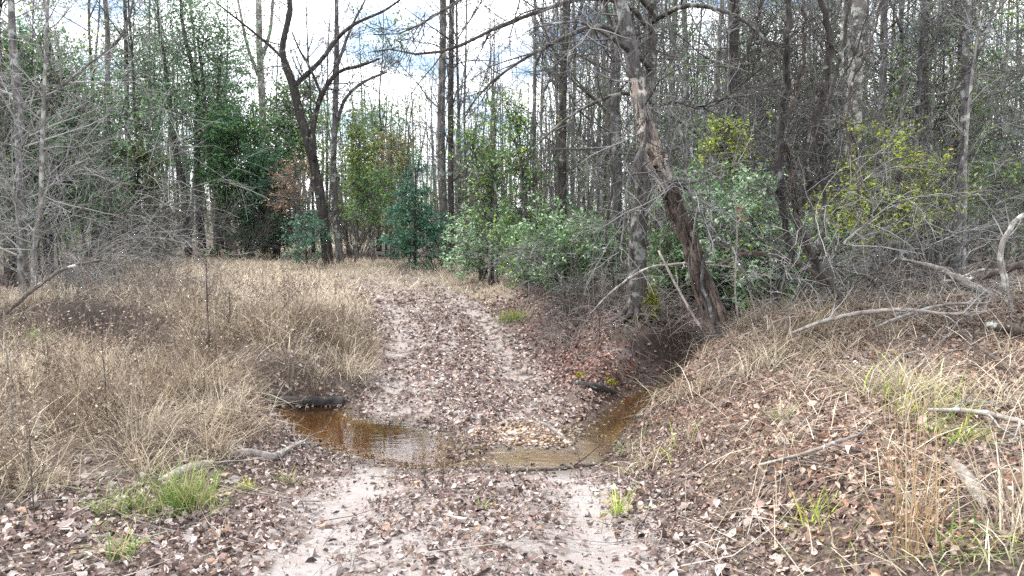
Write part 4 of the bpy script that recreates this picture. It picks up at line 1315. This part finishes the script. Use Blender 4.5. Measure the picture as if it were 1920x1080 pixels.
tubes(g, P1, R1, 3, r=r)
tag(link('dead_brush', g.mesh('dead_brush', twigmat('dead_brush_twig', (.035, .027, .023), (.30, .265, .24)))), 'tangled dead twigs covering the crest of the right mound', kind='stuff')

g = Geo(); r = np.random.default_rng(14)
x, y = sample(2600, -8, 3.4, 9.6, 12.5, lambda a, b_: soil_mask(a, b_), r); n = len(x)
P, R = grow(np.c_[x, y, H(x, y) + .05 + .12 * r.random(n)], np.c_[r.normal(size=n) * .5, -.6 - .3 * r.random(n), -.2 * np.ones(n)], .15 + .35 * r.random(n), .002 + .004 * r.random(n) ** 2, .001, 6, .22, 0, r, .35)
tubes(g, P, R, 4, r=r)
tag(link('bank_roots', g.mesh('bank_roots', twigmat('root_fibre', (.03, .022, .018), (.20, .165, .14)))), 'fine roots hanging out of the undercut creek banks', kind='stuff')

# fallen leaves
LT = []
for lob in ((.0, 1), (.35, 3), (.22, 4)):
    tt = np.linspace(0, 1, 7)
    wv_ = .30 * np.sin(math.pi * np.clip(tt, 0, 1) ** .8) * (1 - lob[0] * (np.cos(tt * lob[1] * 6.283) > 0.1))
    wv_[0] = .012; wv_[-1] = .0
    LT.append((tt, wv_))
LCOL = [(.31, .245, .22), (.38, .315, .285), (.19, .135, .118), (.42, .36, .33), (.27, .195, .17), (.10, .070, .061), (.46, .405, .375), (.34, .235, .165), (.43, .36, .325), (.13, .090, .079), (.22, .148, .132), (.40, .34, .31), (.065, .046, .041), (.26, .175, .152)]


def litter(g, x, y, size, r, cols, z=None, simple=False, tilt=.75):
    n = len(x)
    if n == 0: return
    e = .03
    hz = H(x, y); hx = (H(x + e, y) - hz) / e; hy = (H(x, y + e) - hz) / e
    nor = nrm(np.c_[-hx, -hy, np.ones(n)] + tilt * r.normal(size=(n, 3)))
    a = r.random(n) * 6.283
    d = np.c_[np.cos(a), np.sin(a), np.zeros(n)]
    d = nrm(d - (d * nor).sum(1, keepdims=True) * nor); s = np.cross(nor, d)
    P = np.c_[x, y, hz + .004 + .022 * r.random(n)] if z is None else np.c_[x, y, z]
    cols = np.asarray(cols, float)
    c = cols[r.integers(0, len(cols), n)] * (.7 + .6 * r.random((n, 1)))
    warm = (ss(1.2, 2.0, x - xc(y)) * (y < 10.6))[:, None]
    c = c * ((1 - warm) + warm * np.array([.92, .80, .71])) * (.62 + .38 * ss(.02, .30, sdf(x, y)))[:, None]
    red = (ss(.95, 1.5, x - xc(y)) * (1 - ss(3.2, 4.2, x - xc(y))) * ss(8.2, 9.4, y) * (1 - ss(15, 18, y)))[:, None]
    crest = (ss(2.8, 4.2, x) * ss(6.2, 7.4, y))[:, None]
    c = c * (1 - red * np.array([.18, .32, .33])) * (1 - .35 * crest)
    cu1 = r.normal(size=n) * .6; cu2 = .1 + .8 * r.random(n) ** 1.5
    sz = size * (.6 + .8 * r.random(n))
    which = r.integers(0, len(LT), n)
    for w in range(len(LT)):
        q = np.where(which == w)[0]
        if len(q) == 0: continue
        tt, wv_ = LT[w]
        if simple == 3:
            z2 = sz[q][:, None]
            fo = nor[q] * z2 * .3 * cu2[q][:, None]
            m0 = P[q]
            V = np.stack([m0 - d[q] * z2 * .5, m0 - s[q] * z2 * .3 + fo, m0 + d[q] * z2 * .5 + nor[q] * z2 * .25 * cu1[q][:, None], m0 + s[q] * z2 * .3 + fo], 1)
            b = np.arange(len(q))[:, None] * 4
            g.add(V.reshape(-1, 3), None, np.concatenate([b + [0, 1, 2], b + [0, 2, 3]]), np.repeat(c[q], 4, 0))
            continue
        if simple:
            sel_ = [0, 2, 4, 6] if simple == 1 else [0, 3, 6]
            tt, wv_ = tt[sel_], wv_[sel_]
        m = len(tt)
        u = (tt - .5)[None, :, None] * sz[q][:, None, None]
        mid = P[q][:, None] + d[q][:, None] * u + nor[q][:, None] * (cu1[q][:, None, None] * (u ** 2) / sz[q][:, None, None] * 2)
        ww = wv_[None, :, None] * sz[q][:, None, None]
        up = nor[q][:, None] * ww * cu2[q][:, None, None]
        V = np.concatenate([mid + s[q][:, None] * ww + up, mid, mid - s[q][:, None] * ww + up], 1)
        b = np.arange(len(q))[:, None, None] * (3 * m)
        i = np.arange(m - 1)[None, :, None]
        Q = np.concatenate([b + i + np.array([0, m, m + 1, 1]), b + i + np.array([m, 2 * m, 2 * m + 1, m + 1])], 1).reshape(-1, 4)
        g.add(V.reshape(-1, 3), Q, None, np.repeat(c[q], 3 * m, 0))


def leafdens(x, y):
    u = x - xc(y)
    rut = np.exp(-((np.abs(u) - .78) / .26) ** 2)
    n = fbm(x, y, 1.6, 6)
    d = 1 - .9 * field_mask(x, y)
    fore = ss(7.2, 6.0, y)
    d = d * (1 - rut * (.70 + .17 * fore)) * (.45 + .75 * ss(.30, .55, n))
    d = d * ss(.02, .15, sdf(x, y)) * (1 - .8 * soil_mask(x, y))
    d = d * (1 - .75 * ss(.55, .72, fbm(x, y, 1.1, 2)) * (np.abs(u) < 1.4) * fore)
    return np.clip(d, 0, 1)


r = np.random.default_rng(8)
g = Geo()
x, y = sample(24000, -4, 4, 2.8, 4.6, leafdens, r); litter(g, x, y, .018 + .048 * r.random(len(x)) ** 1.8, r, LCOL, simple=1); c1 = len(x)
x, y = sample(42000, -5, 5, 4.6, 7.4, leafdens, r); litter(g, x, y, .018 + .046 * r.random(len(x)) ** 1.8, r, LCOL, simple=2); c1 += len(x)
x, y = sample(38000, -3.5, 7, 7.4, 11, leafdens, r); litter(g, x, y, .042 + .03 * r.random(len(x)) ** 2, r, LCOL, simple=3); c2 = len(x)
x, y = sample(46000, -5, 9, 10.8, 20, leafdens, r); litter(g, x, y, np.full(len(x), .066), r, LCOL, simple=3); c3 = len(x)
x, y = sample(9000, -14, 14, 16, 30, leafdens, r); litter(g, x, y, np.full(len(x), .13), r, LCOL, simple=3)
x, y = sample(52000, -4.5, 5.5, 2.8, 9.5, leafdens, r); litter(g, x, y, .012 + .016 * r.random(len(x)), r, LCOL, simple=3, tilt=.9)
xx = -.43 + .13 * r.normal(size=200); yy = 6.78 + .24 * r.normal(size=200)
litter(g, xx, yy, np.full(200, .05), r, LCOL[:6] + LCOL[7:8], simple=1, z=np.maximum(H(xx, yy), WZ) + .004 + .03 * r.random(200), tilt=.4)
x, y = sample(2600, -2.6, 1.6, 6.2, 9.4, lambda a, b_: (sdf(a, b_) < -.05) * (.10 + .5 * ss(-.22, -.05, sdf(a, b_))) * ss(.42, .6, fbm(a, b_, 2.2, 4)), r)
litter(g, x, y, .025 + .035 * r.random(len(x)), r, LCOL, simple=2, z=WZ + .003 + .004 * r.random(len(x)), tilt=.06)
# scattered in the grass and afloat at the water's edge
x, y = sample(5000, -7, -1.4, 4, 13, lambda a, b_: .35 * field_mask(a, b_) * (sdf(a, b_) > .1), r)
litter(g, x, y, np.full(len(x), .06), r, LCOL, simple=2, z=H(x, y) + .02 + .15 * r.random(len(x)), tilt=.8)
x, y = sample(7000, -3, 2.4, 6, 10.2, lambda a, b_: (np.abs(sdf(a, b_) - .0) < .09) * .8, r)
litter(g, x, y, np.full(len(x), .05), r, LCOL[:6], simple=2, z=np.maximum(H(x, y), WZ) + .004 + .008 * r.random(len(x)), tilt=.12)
tag(link('leaf_litter', g.mesh('leaf_litter', M_DEAD, smooth=False)), 'mauve-brown dead leaves covering the track and banks', kind='stuff')
print('leaves', c1, c2, c3)

# single large pale leaves
r = np.random.default_rng(9)
x, y = sample(900, -3.4, 4, 3.3, 5.6, leafdens, r, .2)
x, y = x[:150], y[:150]
for i in range(len(x)):
    g = Geo()
    litter(g, np.zeros(1) + x[i], np.zeros(1) + y[i], np.array([.075]), r, LCOL[3:4] + LCOL[6:7] + LCOL[8:9] + LCOL[1:2], z=H(x[i:i + 1], y[i:i + 1]) + .028)
    o = link('fallen_leaf', g.mesh('fallen_leaf', M_DEAD, (x[i], y[i], float(H(x[i], y[i]))), False), None, (x[i], y[i], float(H(x[i], y[i]))))
    uu = x[i] - xc(y[i])
    w_ = ('left of the left wheel rut' if uu < -1.15 else 'on the left wheel rut' if uu < -.42 else 'between the wheel ruts' if uu < .42 else 'on the right wheel rut' if uu < 1.15 else 'on the foot of the right mound')
    e_ = 'near the front edge' if y[i] < 4.1 else 'nearer the creek'
    tag(o, f'larger dry leaf lying {w_}, {e_}', 'leaf', f'larger dry leaves {w_}, {e_}')

# gravel bar of brown pebbles at the ford
def pebble(r, s):
    th = np.array([0, .9, 1.57, 2.3, math.pi])
    V = [[0, 0, 1]]
    for t_ in th[1:-1]:
        for k in range(6):
            a = k / 6 * 6.283
            V.append([math.sin(t_) * math.cos(a), math.sin(t_) * math.sin(a), math.cos(t_)])
    V.append([0, 0, -1])
    V = np.array(V) * (1 + .18 * r.normal(size=(len(V), 1))) * np.array([1, .75, .5]) * s
    a = r.random() * 6.28
    V = V @ np.array([[math.cos(a), math.sin(a), 0], [-math.sin(a), math.cos(a), 0], [0, 0, 1]])
    T = [[0, 1 + k, 1 + (k + 1) % 6] for k in range(6)]
    Q = [[1 + j * 6 + k, 7 + j * 6 + k, 7 + j * 6 + (k + 1) % 6, 1 + j * 6 + (k + 1) % 6] for j in range(2) for k in range(6)]
    T += [[19, 13 + (k + 1) % 6, 13 + k] for k in range(6)]
    return V, Q, T


PCOL = [(.25, .155, .08), (.20, .125, .075), (.29, .20, .12), (.15, .10, .07), (.33, .27, .21), (.22, .15, .09)]
r = np.random.default_rng(10)
g = Geo()
x, y = sample(4200, -.8, 1.0, 6.9, 8.6, lambda a, b_: np.exp(-(((a - .15) / .5) ** 2 + ((b_ - 7.45) / .38) ** 2)) * (sdf(a, b_) > -.03), r)
for i in range(len(x)):
    s = .010 + .014 * r.random()
    V, Q, T = pebble(r, s)
    g.add(V + [x[i], y[i], float(H(x[i], y[i])) + s * .2], Q, T, np.array(PCOL[int(r.integers(0, 6))]) * (.7 + .6 * r.random()))
tag(link('gravel', g.mesh('gravel', leafmat('pebble', .0, .55, .4))), 'yellow-brown pebbles of the gravel bar at the ford', kind='stuff')
M_STONE = bpy.data.materials['pebble']
x, y = sample(400, -.7, .9, 6.95, 8.3, lambda a, b_: np.exp(-(((a - .15) / .45) ** 2 + ((b_ - 7.4) / .3) ** 2)) * (sdf(a, b_) > -.02), r)
for i in range(min(60, len(x))):
    s = .024 + .016 * r.random(); V, Q, T = pebble(r, s); g = Geo()
    g.add(V, Q, T, np.array(PCOL[int(r.integers(0, 6))]) * (.8 + .6 * r.random()))
    tag(link('creek_stone', g.mesh('creek_stone', M_STONE), None, (x[i], y[i], float(H(x[i], y[i])) + s * .3)),
        'rounded tan stone among the pebbles of the gravel bar', 'stone', 'larger stones on the gravel bar')

# ------------------------------------------------------------------ fallen wood
def branch(name, label, cat, pts, mat, seed, nt=6, tmat=None, lift=True, sides=8, L=.35, up=0.):
    """pts: (px, py, width px[, height above ground]) lying on the ground seen at that pixel, or with depth as 4th if lift is False"""
    r = np.random.default_rng(seed)
    W = []
    for q in pts:
        if lift:
            p = ground_at(q[0], q[1]) if len(q) == 3 else at(q[0], q[1], q[3])
            if len(q) == 3: p[2] += q[2] / 2 * p[1] / FPX * (.7 if cat != 'log' else .15) + up
        else:
            p = at(q[0], q[1], q[3])
        W.append([*p, q[2] / 2 * p[1] / FPX])
    W = np.array(W)
    base = W[0, :3].copy()
    W[:, :3] -= base
    t = thing(name, label, cat, base)
    g = Geo(); n = max(8, 4 * len(W)); p = catmull(W, n)
    p[1:-1, :3] += r.normal(size=(n - 2, 3)) * W[:, 3].mean() * .12
    tubes(g, p[:, :3], np.maximum(p[:, 3], .002), sides, .25, True, r=r)
    body = link('stem' if cat != 'log' else 'log_body', g.mesh('stem', mat), t)
    if nt:
        S, D, rad, tt, _ = spawn(p[None, :, :3], p[None, :, 3], nt, .2, 1, 45, 15, r)
        P1, R1 = grow(S, D, L * (.4 + r.random(nt)), np.minimum(rad * .6, .008), .002, 5, .2, .03, r, .06)
        for k in range(nt):
            g = Geo(); tubes(g, P1[k], R1[k], 4, r=r)
            S2, D2, rd, t2, _ = spawn(P1[k:k + 1], R1[k:k + 1], 4, .2, 1, 45, 15, r)
            P2, R2 = grow(S2, D2, L * .4 * (.4 + r.random(4)), np.minimum(rd * .7, .004), .0015, 4, .2, .02, r)
            tubes(g, P2, R2, 3, r=r)
            link('side_twig', g.mesh('side_twig', tmat or mat), body)
    return t


branch('fallen_log', 'dark wet log lying along the far bank of the left pool', 'log', [(505, 752, 20), (550, 757, 22), (600, 757, 24), (645, 755, 22)], M_LOG, 401, 0, sides=12)
branch('fallen_log', 'smaller black log end poking from the grass above the wet log', 'log', [(478, 738, 16), (510, 742, 15), (545, 746, 12)], M_LOG, 402, 0, sides=10)
branch('fallen_branch', 'forked pale driftwood branch on the near bank of the left pool', 'branch', [(425, 858, 13), (470, 855, 17), (505, 862, 16), (535, 850, 12), (565, 832, 8)], M_STICK, 403, 5)
branch('fallen_branch', 'short grey driftwood piece above the bright green grass tuft', 'branch', [(300, 908, 12), (330, 893, 18), (365, 882, 18), (402, 872, 10)], M_STICK, 404, 3)
branch('fallen_branch', 'pale stick slanting down the gravel bar into the ford', 'branch', [(1010, 792, 6), (1030, 805, 9), (1050, 818, 9), (1068, 832, 6)], M_STICK, 405, 2)
branch('fallen_branch', 'pale branch reaching from the right bank over the creek arm', 'branch', [(1168, 788, 6), (1200, 780, 9, 8.2), (1230, 772, 10, 8.25), (1258, 760, 9, 8.3)], M_STICK, 406, 5)
branch('fallen_branch', 'thin dark stick lying along the near edge of the ford', 'branch', [(920, 890, 4), (980, 884, 6), (1060, 880, 6), (1120, 872, 3)], M_STICKD, 407, 2)
branch('fallen_branch', 'small dark stick on the track above the left pool', 'branch', [(735, 694, 4), (752, 694, 6), (775, 697, 4)], M_STICKD, 408, 0)
branch('fallen_log', 'grey fallen log sloping down from the right edge over the brush', 'log', [(1690, 486, 5, 8.8), (1750, 500, 10, 8.6), (1810, 530, 16, 8.4), (1870, 565, 19, 8.2), (1940, 598, 22, 8.0)], M_STICK, 409, 8, M_TWIGP)
branch('fallen_log', 'dark curved limb rising off the grey log to the right edge', 'log', [(1760, 530, 8, 8.7), (1820, 524, 12, 8.5), (1870, 510, 14, 8.4), (1935, 488, 16, 8.3)], M_STICKD, 410, 5)
branch('fallen_branch', 'pale broken stub standing out of the brush pile at the right edge', 'branch', [(1896, 590, 12, 7.6), (1886, 540, 12, 7.6), (1876, 470, 10, 7.6), (1900, 420, 9, 7.55), (1925, 400, 8, 7.5)], M_PALE, 411, 5, M_TWIGP)
branch('fallen_branch', 'long grey branch lying across the right mound crest', 'branch', [(1478, 668, 4), (1540, 645, 7), (1610, 628, 8), (1690, 622, 8), (1780, 630, 6), (1850, 625, 4)], M_STICK, 412, 12, M_TWIGP, up=.20)
branch('fallen_branch', 'second thin branch crossing below the long grey one', 'branch', [(1640, 655, 4), (1700, 632, 6), (1770, 612, 6), (1850, 610, 4)], M_STICK, 413, 6, up=.20)
branch('fallen_log', 'dark log end entering at the right edge below the brush pile', 'log', [(1840, 628, 14), (1880, 632, 20), (1935, 640, 24)], M_STICKD, 414, 2, up=.08)
branch('fallen_branch', 'whitish bare branch on the mound slope by the right edge', 'branch', [(1738, 795, 6), (1790, 797, 9), (1850, 806, 11), (1930, 828, 12)], M_STICK, 415, 5, M_TWIGP, up=.08)
branch('fallen_branch', 'grey rotting limb half buried in leaves at lower right', 'branch', [(1770, 860, 10), (1800, 890, 22), (1830, 930, 24), (1850, 960, 14)], M_STICK, 416, 2)
branch('fallen_branch', 'thin stick pointing downhill through leaves at right', 'branch', [(1800, 640, 5), (1860, 690, 7), (1925, 740, 7)], M_STICKD, 417, 4, up=.08)
branch('fallen_branch', 'grey stick lying in leaves on the lower mound slope', 'branch', [(1420, 900, 5), (1510, 880, 7), (1580, 855, 7), (1620, 840, 4)], M_STICK, 418, 4, up=.08)
branch('fallen_branch', 'short pale stick in the leaves left of the stalk clump', 'branch', [(1450, 820, 6), (1480, 838, 8), (1510, 852, 5)], M_STICK, 419, 1)
branch('drooping_branch', 'pale dead branch arching out in front of the mossy foot', 'branch', [(1105, 590, 2, 10.2), (1150, 545, 4, 10.2), (1210, 505, 5, 10.1), (1270, 495, 5, 10), (1340, 492, 5, 9.6)], M_STICK, 420, 8, M_TWIGP)
branch('drooping_branch', 'dark arching branch looping from the vines to the snag', 'branch', [(1345, 497, 6, 8.9), (1400, 476, 9, 8.8), (1450, 480, 10, 8.7), (1500, 495, 10, 8.6), (1560, 540, 10, 8.5), (1610, 580, 9, 8.4)], M_STICKD, 421, 7)
branch('drooping_branch', 'thin pale twig leaning against the undercut bank', 'branch', [(1335, 645, 4, 9.2), (1290, 575, 5, 9.4), (1260, 520, 5, 9.6), (1235, 470, 4, 9.8)], M_STICK, 422, 3)
branch('fallen_log', 'short log furred with yellow-green moss on the leafy right slope', 'log', [(1076, 719, 9), (1096, 723, 15), (1122, 730, 17), (1152, 737, 10)], M_DARK, 423, 2)
branch('drooping_branch', 'grey limb curving out of the left bushes over the dark hollow', 'branch', [(10, 590, 7, 9.2), (60, 545, 7, 9.3), (120, 505, 6, 9.5), (190, 487, 4, 9.8)], M_STICKD, 424, 5, M_TWIG)
branch('drooping_branch', 'pale twig stretched across the clearing from the left brush', 'branch', [(150, 500, 3.5, 15), (230, 452, 3, 15.2), (310, 448, 3, 15.5), (380, 470, 2, 16)], M_STICK, 425, 6, M_TWIGP)
for i, (px, py, L_) in enumerate([(1560, 720, 1), (1650, 700, 1), (1600, 560, 1), (1700, 585, 1), (1480, 600, 1), (1840, 560, 1)]):
    r = np.random.default_rng(440 + i)
    a = r.normal() * .35
    branch('fallen_branch', ['thin twig branch caught in the grass of the mound crest', 'grey twig branch above the green sprigs on the mound', 'dark dead branch under the lichen blotched trunk',
                             'broken twiggy branch at the near edge of the brush pile', 'brittle twig branch by the foot of the snag', 'pale twig branch in front of the sloping grey log'][i], 'branch',
           [(px - 70, py + 18 * a + 6, 4), (px - 20, py + r.normal() * 6, 6), (px + 40, py - 20 * a, 6), (px + 85, py - 30 * a - 5, 3)], [M_STICK, M_STICKD][i % 2], 450 + i, 9, M_TWIG, L=.5)

r = np.random.default_rng(470)
for k in range(22):
    px, py = 1400 + 520 * r.random(), 520 + 110 * r.random()
    d0 = 8.0 + 1.6 * (630 - py) / 110
    a = r.normal() * .5; w = 2.5 + 4 * r.random() ** 2; L = 50 + 90 * r.random(); hb = 30 * r.random()
    pts = [(px - L, py + L * a * .5 + 12, w * .6, d0 - .1), (px - L * .4, py - hb * .6, w, d0), (px + L * .3, py - hb, w, d0 + .1), (px + L, py - L * a * .4 + 10, w * .5, d0 + .15)]
    b_ = branch('fallen_branch', 'crooked dead branch arching within the brush tangle on the right mound crest', 'branch', pts, [M_STICKD, M_STICK, M_DARK][k % 3], 480 + k, 5, [M_TWIGD, M_TWIG, M_TWIGD][k % 3], L=.4, sides=6)
    b_['group'] = 'dead branches in the brush tangle on the right mound crest'

for px, py, sz, lab in [(1600, 692, .10, 'white upturned leaf shining below the brush tangle on the mound'), (1796, 722, .09, 'small white leaf near the right edge below the grey fallen limb'),
                        (347, 818, .11, 'pale pinkish leaf lying in the grass above the left driftwood'), (1592, 860, .10, 'curled whitish leaf beside the sticks on the lower mound'),
                        (1826, 795, .09, 'pale leaf caught against the whitish bare branch')]:
    p = ground_at(px, py); g = Geo()
    litter(g, p[:1], p[1:2], np.array([sz]), r, [(.85, .82, .80)], z=p[2:3] + .06, tilt=.2)
    tag(link('fallen_leaf', g.mesh('fallen_leaf', M_DEAD, p, False), None, p), lab, 'leaf')

# moss on the short log
g = Geo(); r = np.random.default_rng(72)
a0, b0 = ground_at(1083, 712), ground_at(1150, 726)
f = r.random(1500)[:, None]
f = np.clip(.1 + .8 * np.round(f * 5) / 5 + .07 * r.normal(size=f.shape), 0, 1)
P = a0 * (1 - f) + b0 * f + r.normal(size=(1500, 3)) * np.array([.02, .035, .014]) + [0, .02, .052]
leaves(g, P, .03, r, [(.21, .22, .025), (.11, .13, .02), (.28, .26, .04)], .5, .6)
mo = [o for o in bpy.data.objects if o.get('label', '').startswith('short log furred')][0]
link('moss', g.mesh('moss', M_MOSS, mo.location), mo)

# ------------------------------------------------------------------ small plants
def tuftplant(name, label, px, py, n, L, W, lean, curve, cols, seed, spread=.10, cat='grass tuft', group=None):
    r = np.random.default_rng(seed)
    p = ground_at(px, py)
    g = Geo()
    x = p[0] + r.normal(size=n) * spread; y = p[1] + r.normal(size=n) * spread * .8
    blades(g, x, y, L * (.5 + .7 * r.random(n)), W * (.7 + .6 * r.random(n)), lean, curve, r, cols)
    o = link(name, g.mesh(name, M_GRASS, p), None, p)
    return tag(o, label, cat, group)


GR = [(.13, .23, .04), (.20, .30, .06), (.09, .16, .035), (.27, .32, .09), (.40, .36, .20), (.30, .25, .15)]
tuftplant('grass_tuft', 'bright green lush grass tuft below the driftwood at lower left', 355, 955, 380, .36, .0045, .35, .9, GR, 501, .09)
tuftplant('grass_tuft', 'thinner green grass tuft left of the lush one', 250, 965, 130, .30, .0045, .45, 1.0, GR, 502, .09)
tuftplant('grass_tuft', 'small green grass sprig on leaves at bottom left', 228, 1045, 50, .24, .006, .5, .9, GR, 503, .04)
tuftplant('grass_tuft', 'tiny green sprig below the driftwood branch', 540, 905, 50, .14, .005, .5, 1, GR + STRAW[:1], 504, .04)
tuftplant('grass_tuft', 'tiny lime sprig right of the lush grass tuft', 462, 918, 30, .12, .006, .4, .8, LIME, 505, .025)
tuftplant('grass_tuft', 'round olive grass clump on the leafy bank right of the track', 962, 602, 260, .30, .010, .5, 1.1, [(.20, .25, .06), (.14, .19, .05), (.27, .29, .10)], 506, .13)
tuftplant('grass_tuft', 'green sprig on the right bank of the creek arm', 1175, 850, 60, .25, .005, .6, 1.1, GR + STRAW, 507, .06)
tuftplant('grass_tuft', 'yellow-green sprig on the left foot of the right mound', 1160, 965, 60, .24, .005, .5, 1.1, LIME + STRAW[:1], 508, .04)
tuftplant('grass_tuft', 'green sprig in leaves left of the tan stalk clump', 1525, 985, 50, .2, .005, .6, 1, LIME, 509, .05)
tuftplant('grass_tuft', 'light green sprig on the mound near the short pale stick', 1470, 790, 60, .22, .005, .5, 1, GR + STRAW, 510, .06)
tuftplant('grass_tuft', 'grassy green clump above the tan stalk clump', 1745, 780, 150, .34, .005, .6, 1.2, GR + STRAW + LIME, 511, .12)
tuftplant('grass_tuft', 'fine green tuft beside the lower edge of the whitish bare branch', 1800, 830, 80, .3, .005, .6, 1.2, GR + LIME, 512, .09)
tuftplant('grass_tuft', 'green-and-straw tuft at the very bottom right', 1835, 1040, 110, .28, .006, .6, 1.2, GR + STRAW, 513, .1)
tuftplant('grass_tuft', 'tiny green plant on the leaves between the ruts', 908, 955, 24, .09, .008, .6, .8, GR, 514, .02)
tuftplant('grass_tuft', 'straw clump spilling over the mound crest by the snag', 1430, 690, 320, .5, .005, .7, 1.5, STRAW, 515, .14)
tuftplant('grass_tuft', 'large straw clump drooping down the mound centre', 1700, 740, 420, .55, .005, .7, 1.5, STRAW + LIME[:1], 516, .16)
tuftplant('grass_tuft', 'bent straw clump at the right edge below the brush pile', 1880, 760, 200, .42, .005, .7, 1.4, STRAW, 517, .14)
tuftplant('grass_tuft', 'straw clump hanging over the creek arm', 1285, 745, 380, .48, .005, .8, 1.6, STRAW + STRAWD, 518, .16)
tuftplant('grass_tuft', 'straw and green clump on the near shoulder of the mound', 1240, 870, 260, .36, .005, .8, 1.5, STRAW + STRAWD + LIME[:1], 519, .16)
tuftplant('stalk_clump', 'clump of tall tan grass stalks at the front right', 1712, 1050, 48, .78, .0036, .09, .25, [(.36, .25, .13), (.28, .185, .095), (.42, .33, .21)], 520, .045)
tuftplant('stalk_clump', 'cream grass stalks at the far right bottom edge', 1905, 1000, 60, .5, .006, .2, .5, STRAW, 521, .06)
tuftplant('fern_seedling', 'green pine seedling with needle sprays beside the dark hollow', 62, 650, 170, .42, .008, .8, .6, [(.10, .24, .05), (.16, .30, .06), (.22, .33, .09)], 522, .10, 'seedling')
tuftplant('grass_tuft', 'pale straw tuft beside the driftwood branch', 408, 850, 160, .26, .005, .5, 1.1, STRAW, 523, .06)

# lone bare weed stalks and saplings in front
for lab, pts, d, nt_ in [
        ('tall thin bare sapling standing in the grass above the left pool', [(390, 700, 6), (392, 640, 5), (388, 560, 5), (386, 470, 3)], 9.6, 9),
        ('bare forked twig sapling right of the tall thin sapling', [(440, 690, 5), (432, 620, 4), (430, 545, 3)], 9.8, 7),
        ('dark weed stalk rising from the leaves at the lower left corner', [(78, 1075, 5), (66, 980, 5), (58, 880, 4), (55, 800, 3)], 4.3, 3),
        ('tall straw weed stalk at the left edge', [(30, 880, 5), (22, 760, 5), (10, 640, 4), (6, 560, 3)], 5.4, 4),
        ('brown weed stalk in front of the left grass bank', [(205, 860, 4), (200, 770, 4), (195, 690, 3), (190, 640, 2)], 5.8, 6),
        ('leafless stalk beside the brown weed stalk', [(95, 800, 4), (92, 720, 4), (88, 640, 2)], 6.6, 6),
        ('pair of dry stems bent over the left pool water', [(800, 962, 3), (798, 920, 3), (796, 868, 2)], 5.2, 2),
        ('thin upright twig between the ruts before the ford', [(820, 968, 3), (828, 925, 3), (832, 870, 2)], 5.1, 3),
        ('slender grey stem carrying a withered leaf near the vines', [(1384, 600, 7), (1378, 530, 7), (1382, 440, 6), (1378, 360, 4)], 8.0, 5),
        ('slim bare stem in the clearing near its left end', [(300, 590, 4), (296, 540, 4), (298, 500, 2)], 13, 5)]:
    branch('weed_stalk', lab, 'stalk', [(x_, y_, w_ * .55, d) for x_, y_, w_ in pts], M_STICKD if 'straw' not in lab and 'grey' not in lab else M_STICK, abs(hash(len(lab) * 7 + pts[0][0])) % 1000, nt_, L=.22, sides=5)

g = Geo(); r = np.random.default_rng(77)
p = at(1391, 398, 7.98)
leaves(g, p + r.normal(size=(9, 3)) * .02, .09, r, [(.36, .26, .19), (.28, .19, .14)], -.2, .6)
tag(link('withered_leaf', g.mesh('withered_leaf', M_DEAD, p), None, p), 'curled brown leaf cluster hanging from the slender grey stem', 'leaf')
print('tris', sum(sum(len(p_.vertices) - 2 for p_ in []) for m_ in bpy.data.meshes) or sum(len(m_.loops) - 2 * len(m_.polygons) for m_ in bpy.data.meshes), 'objects', len(bpy.data.objects))
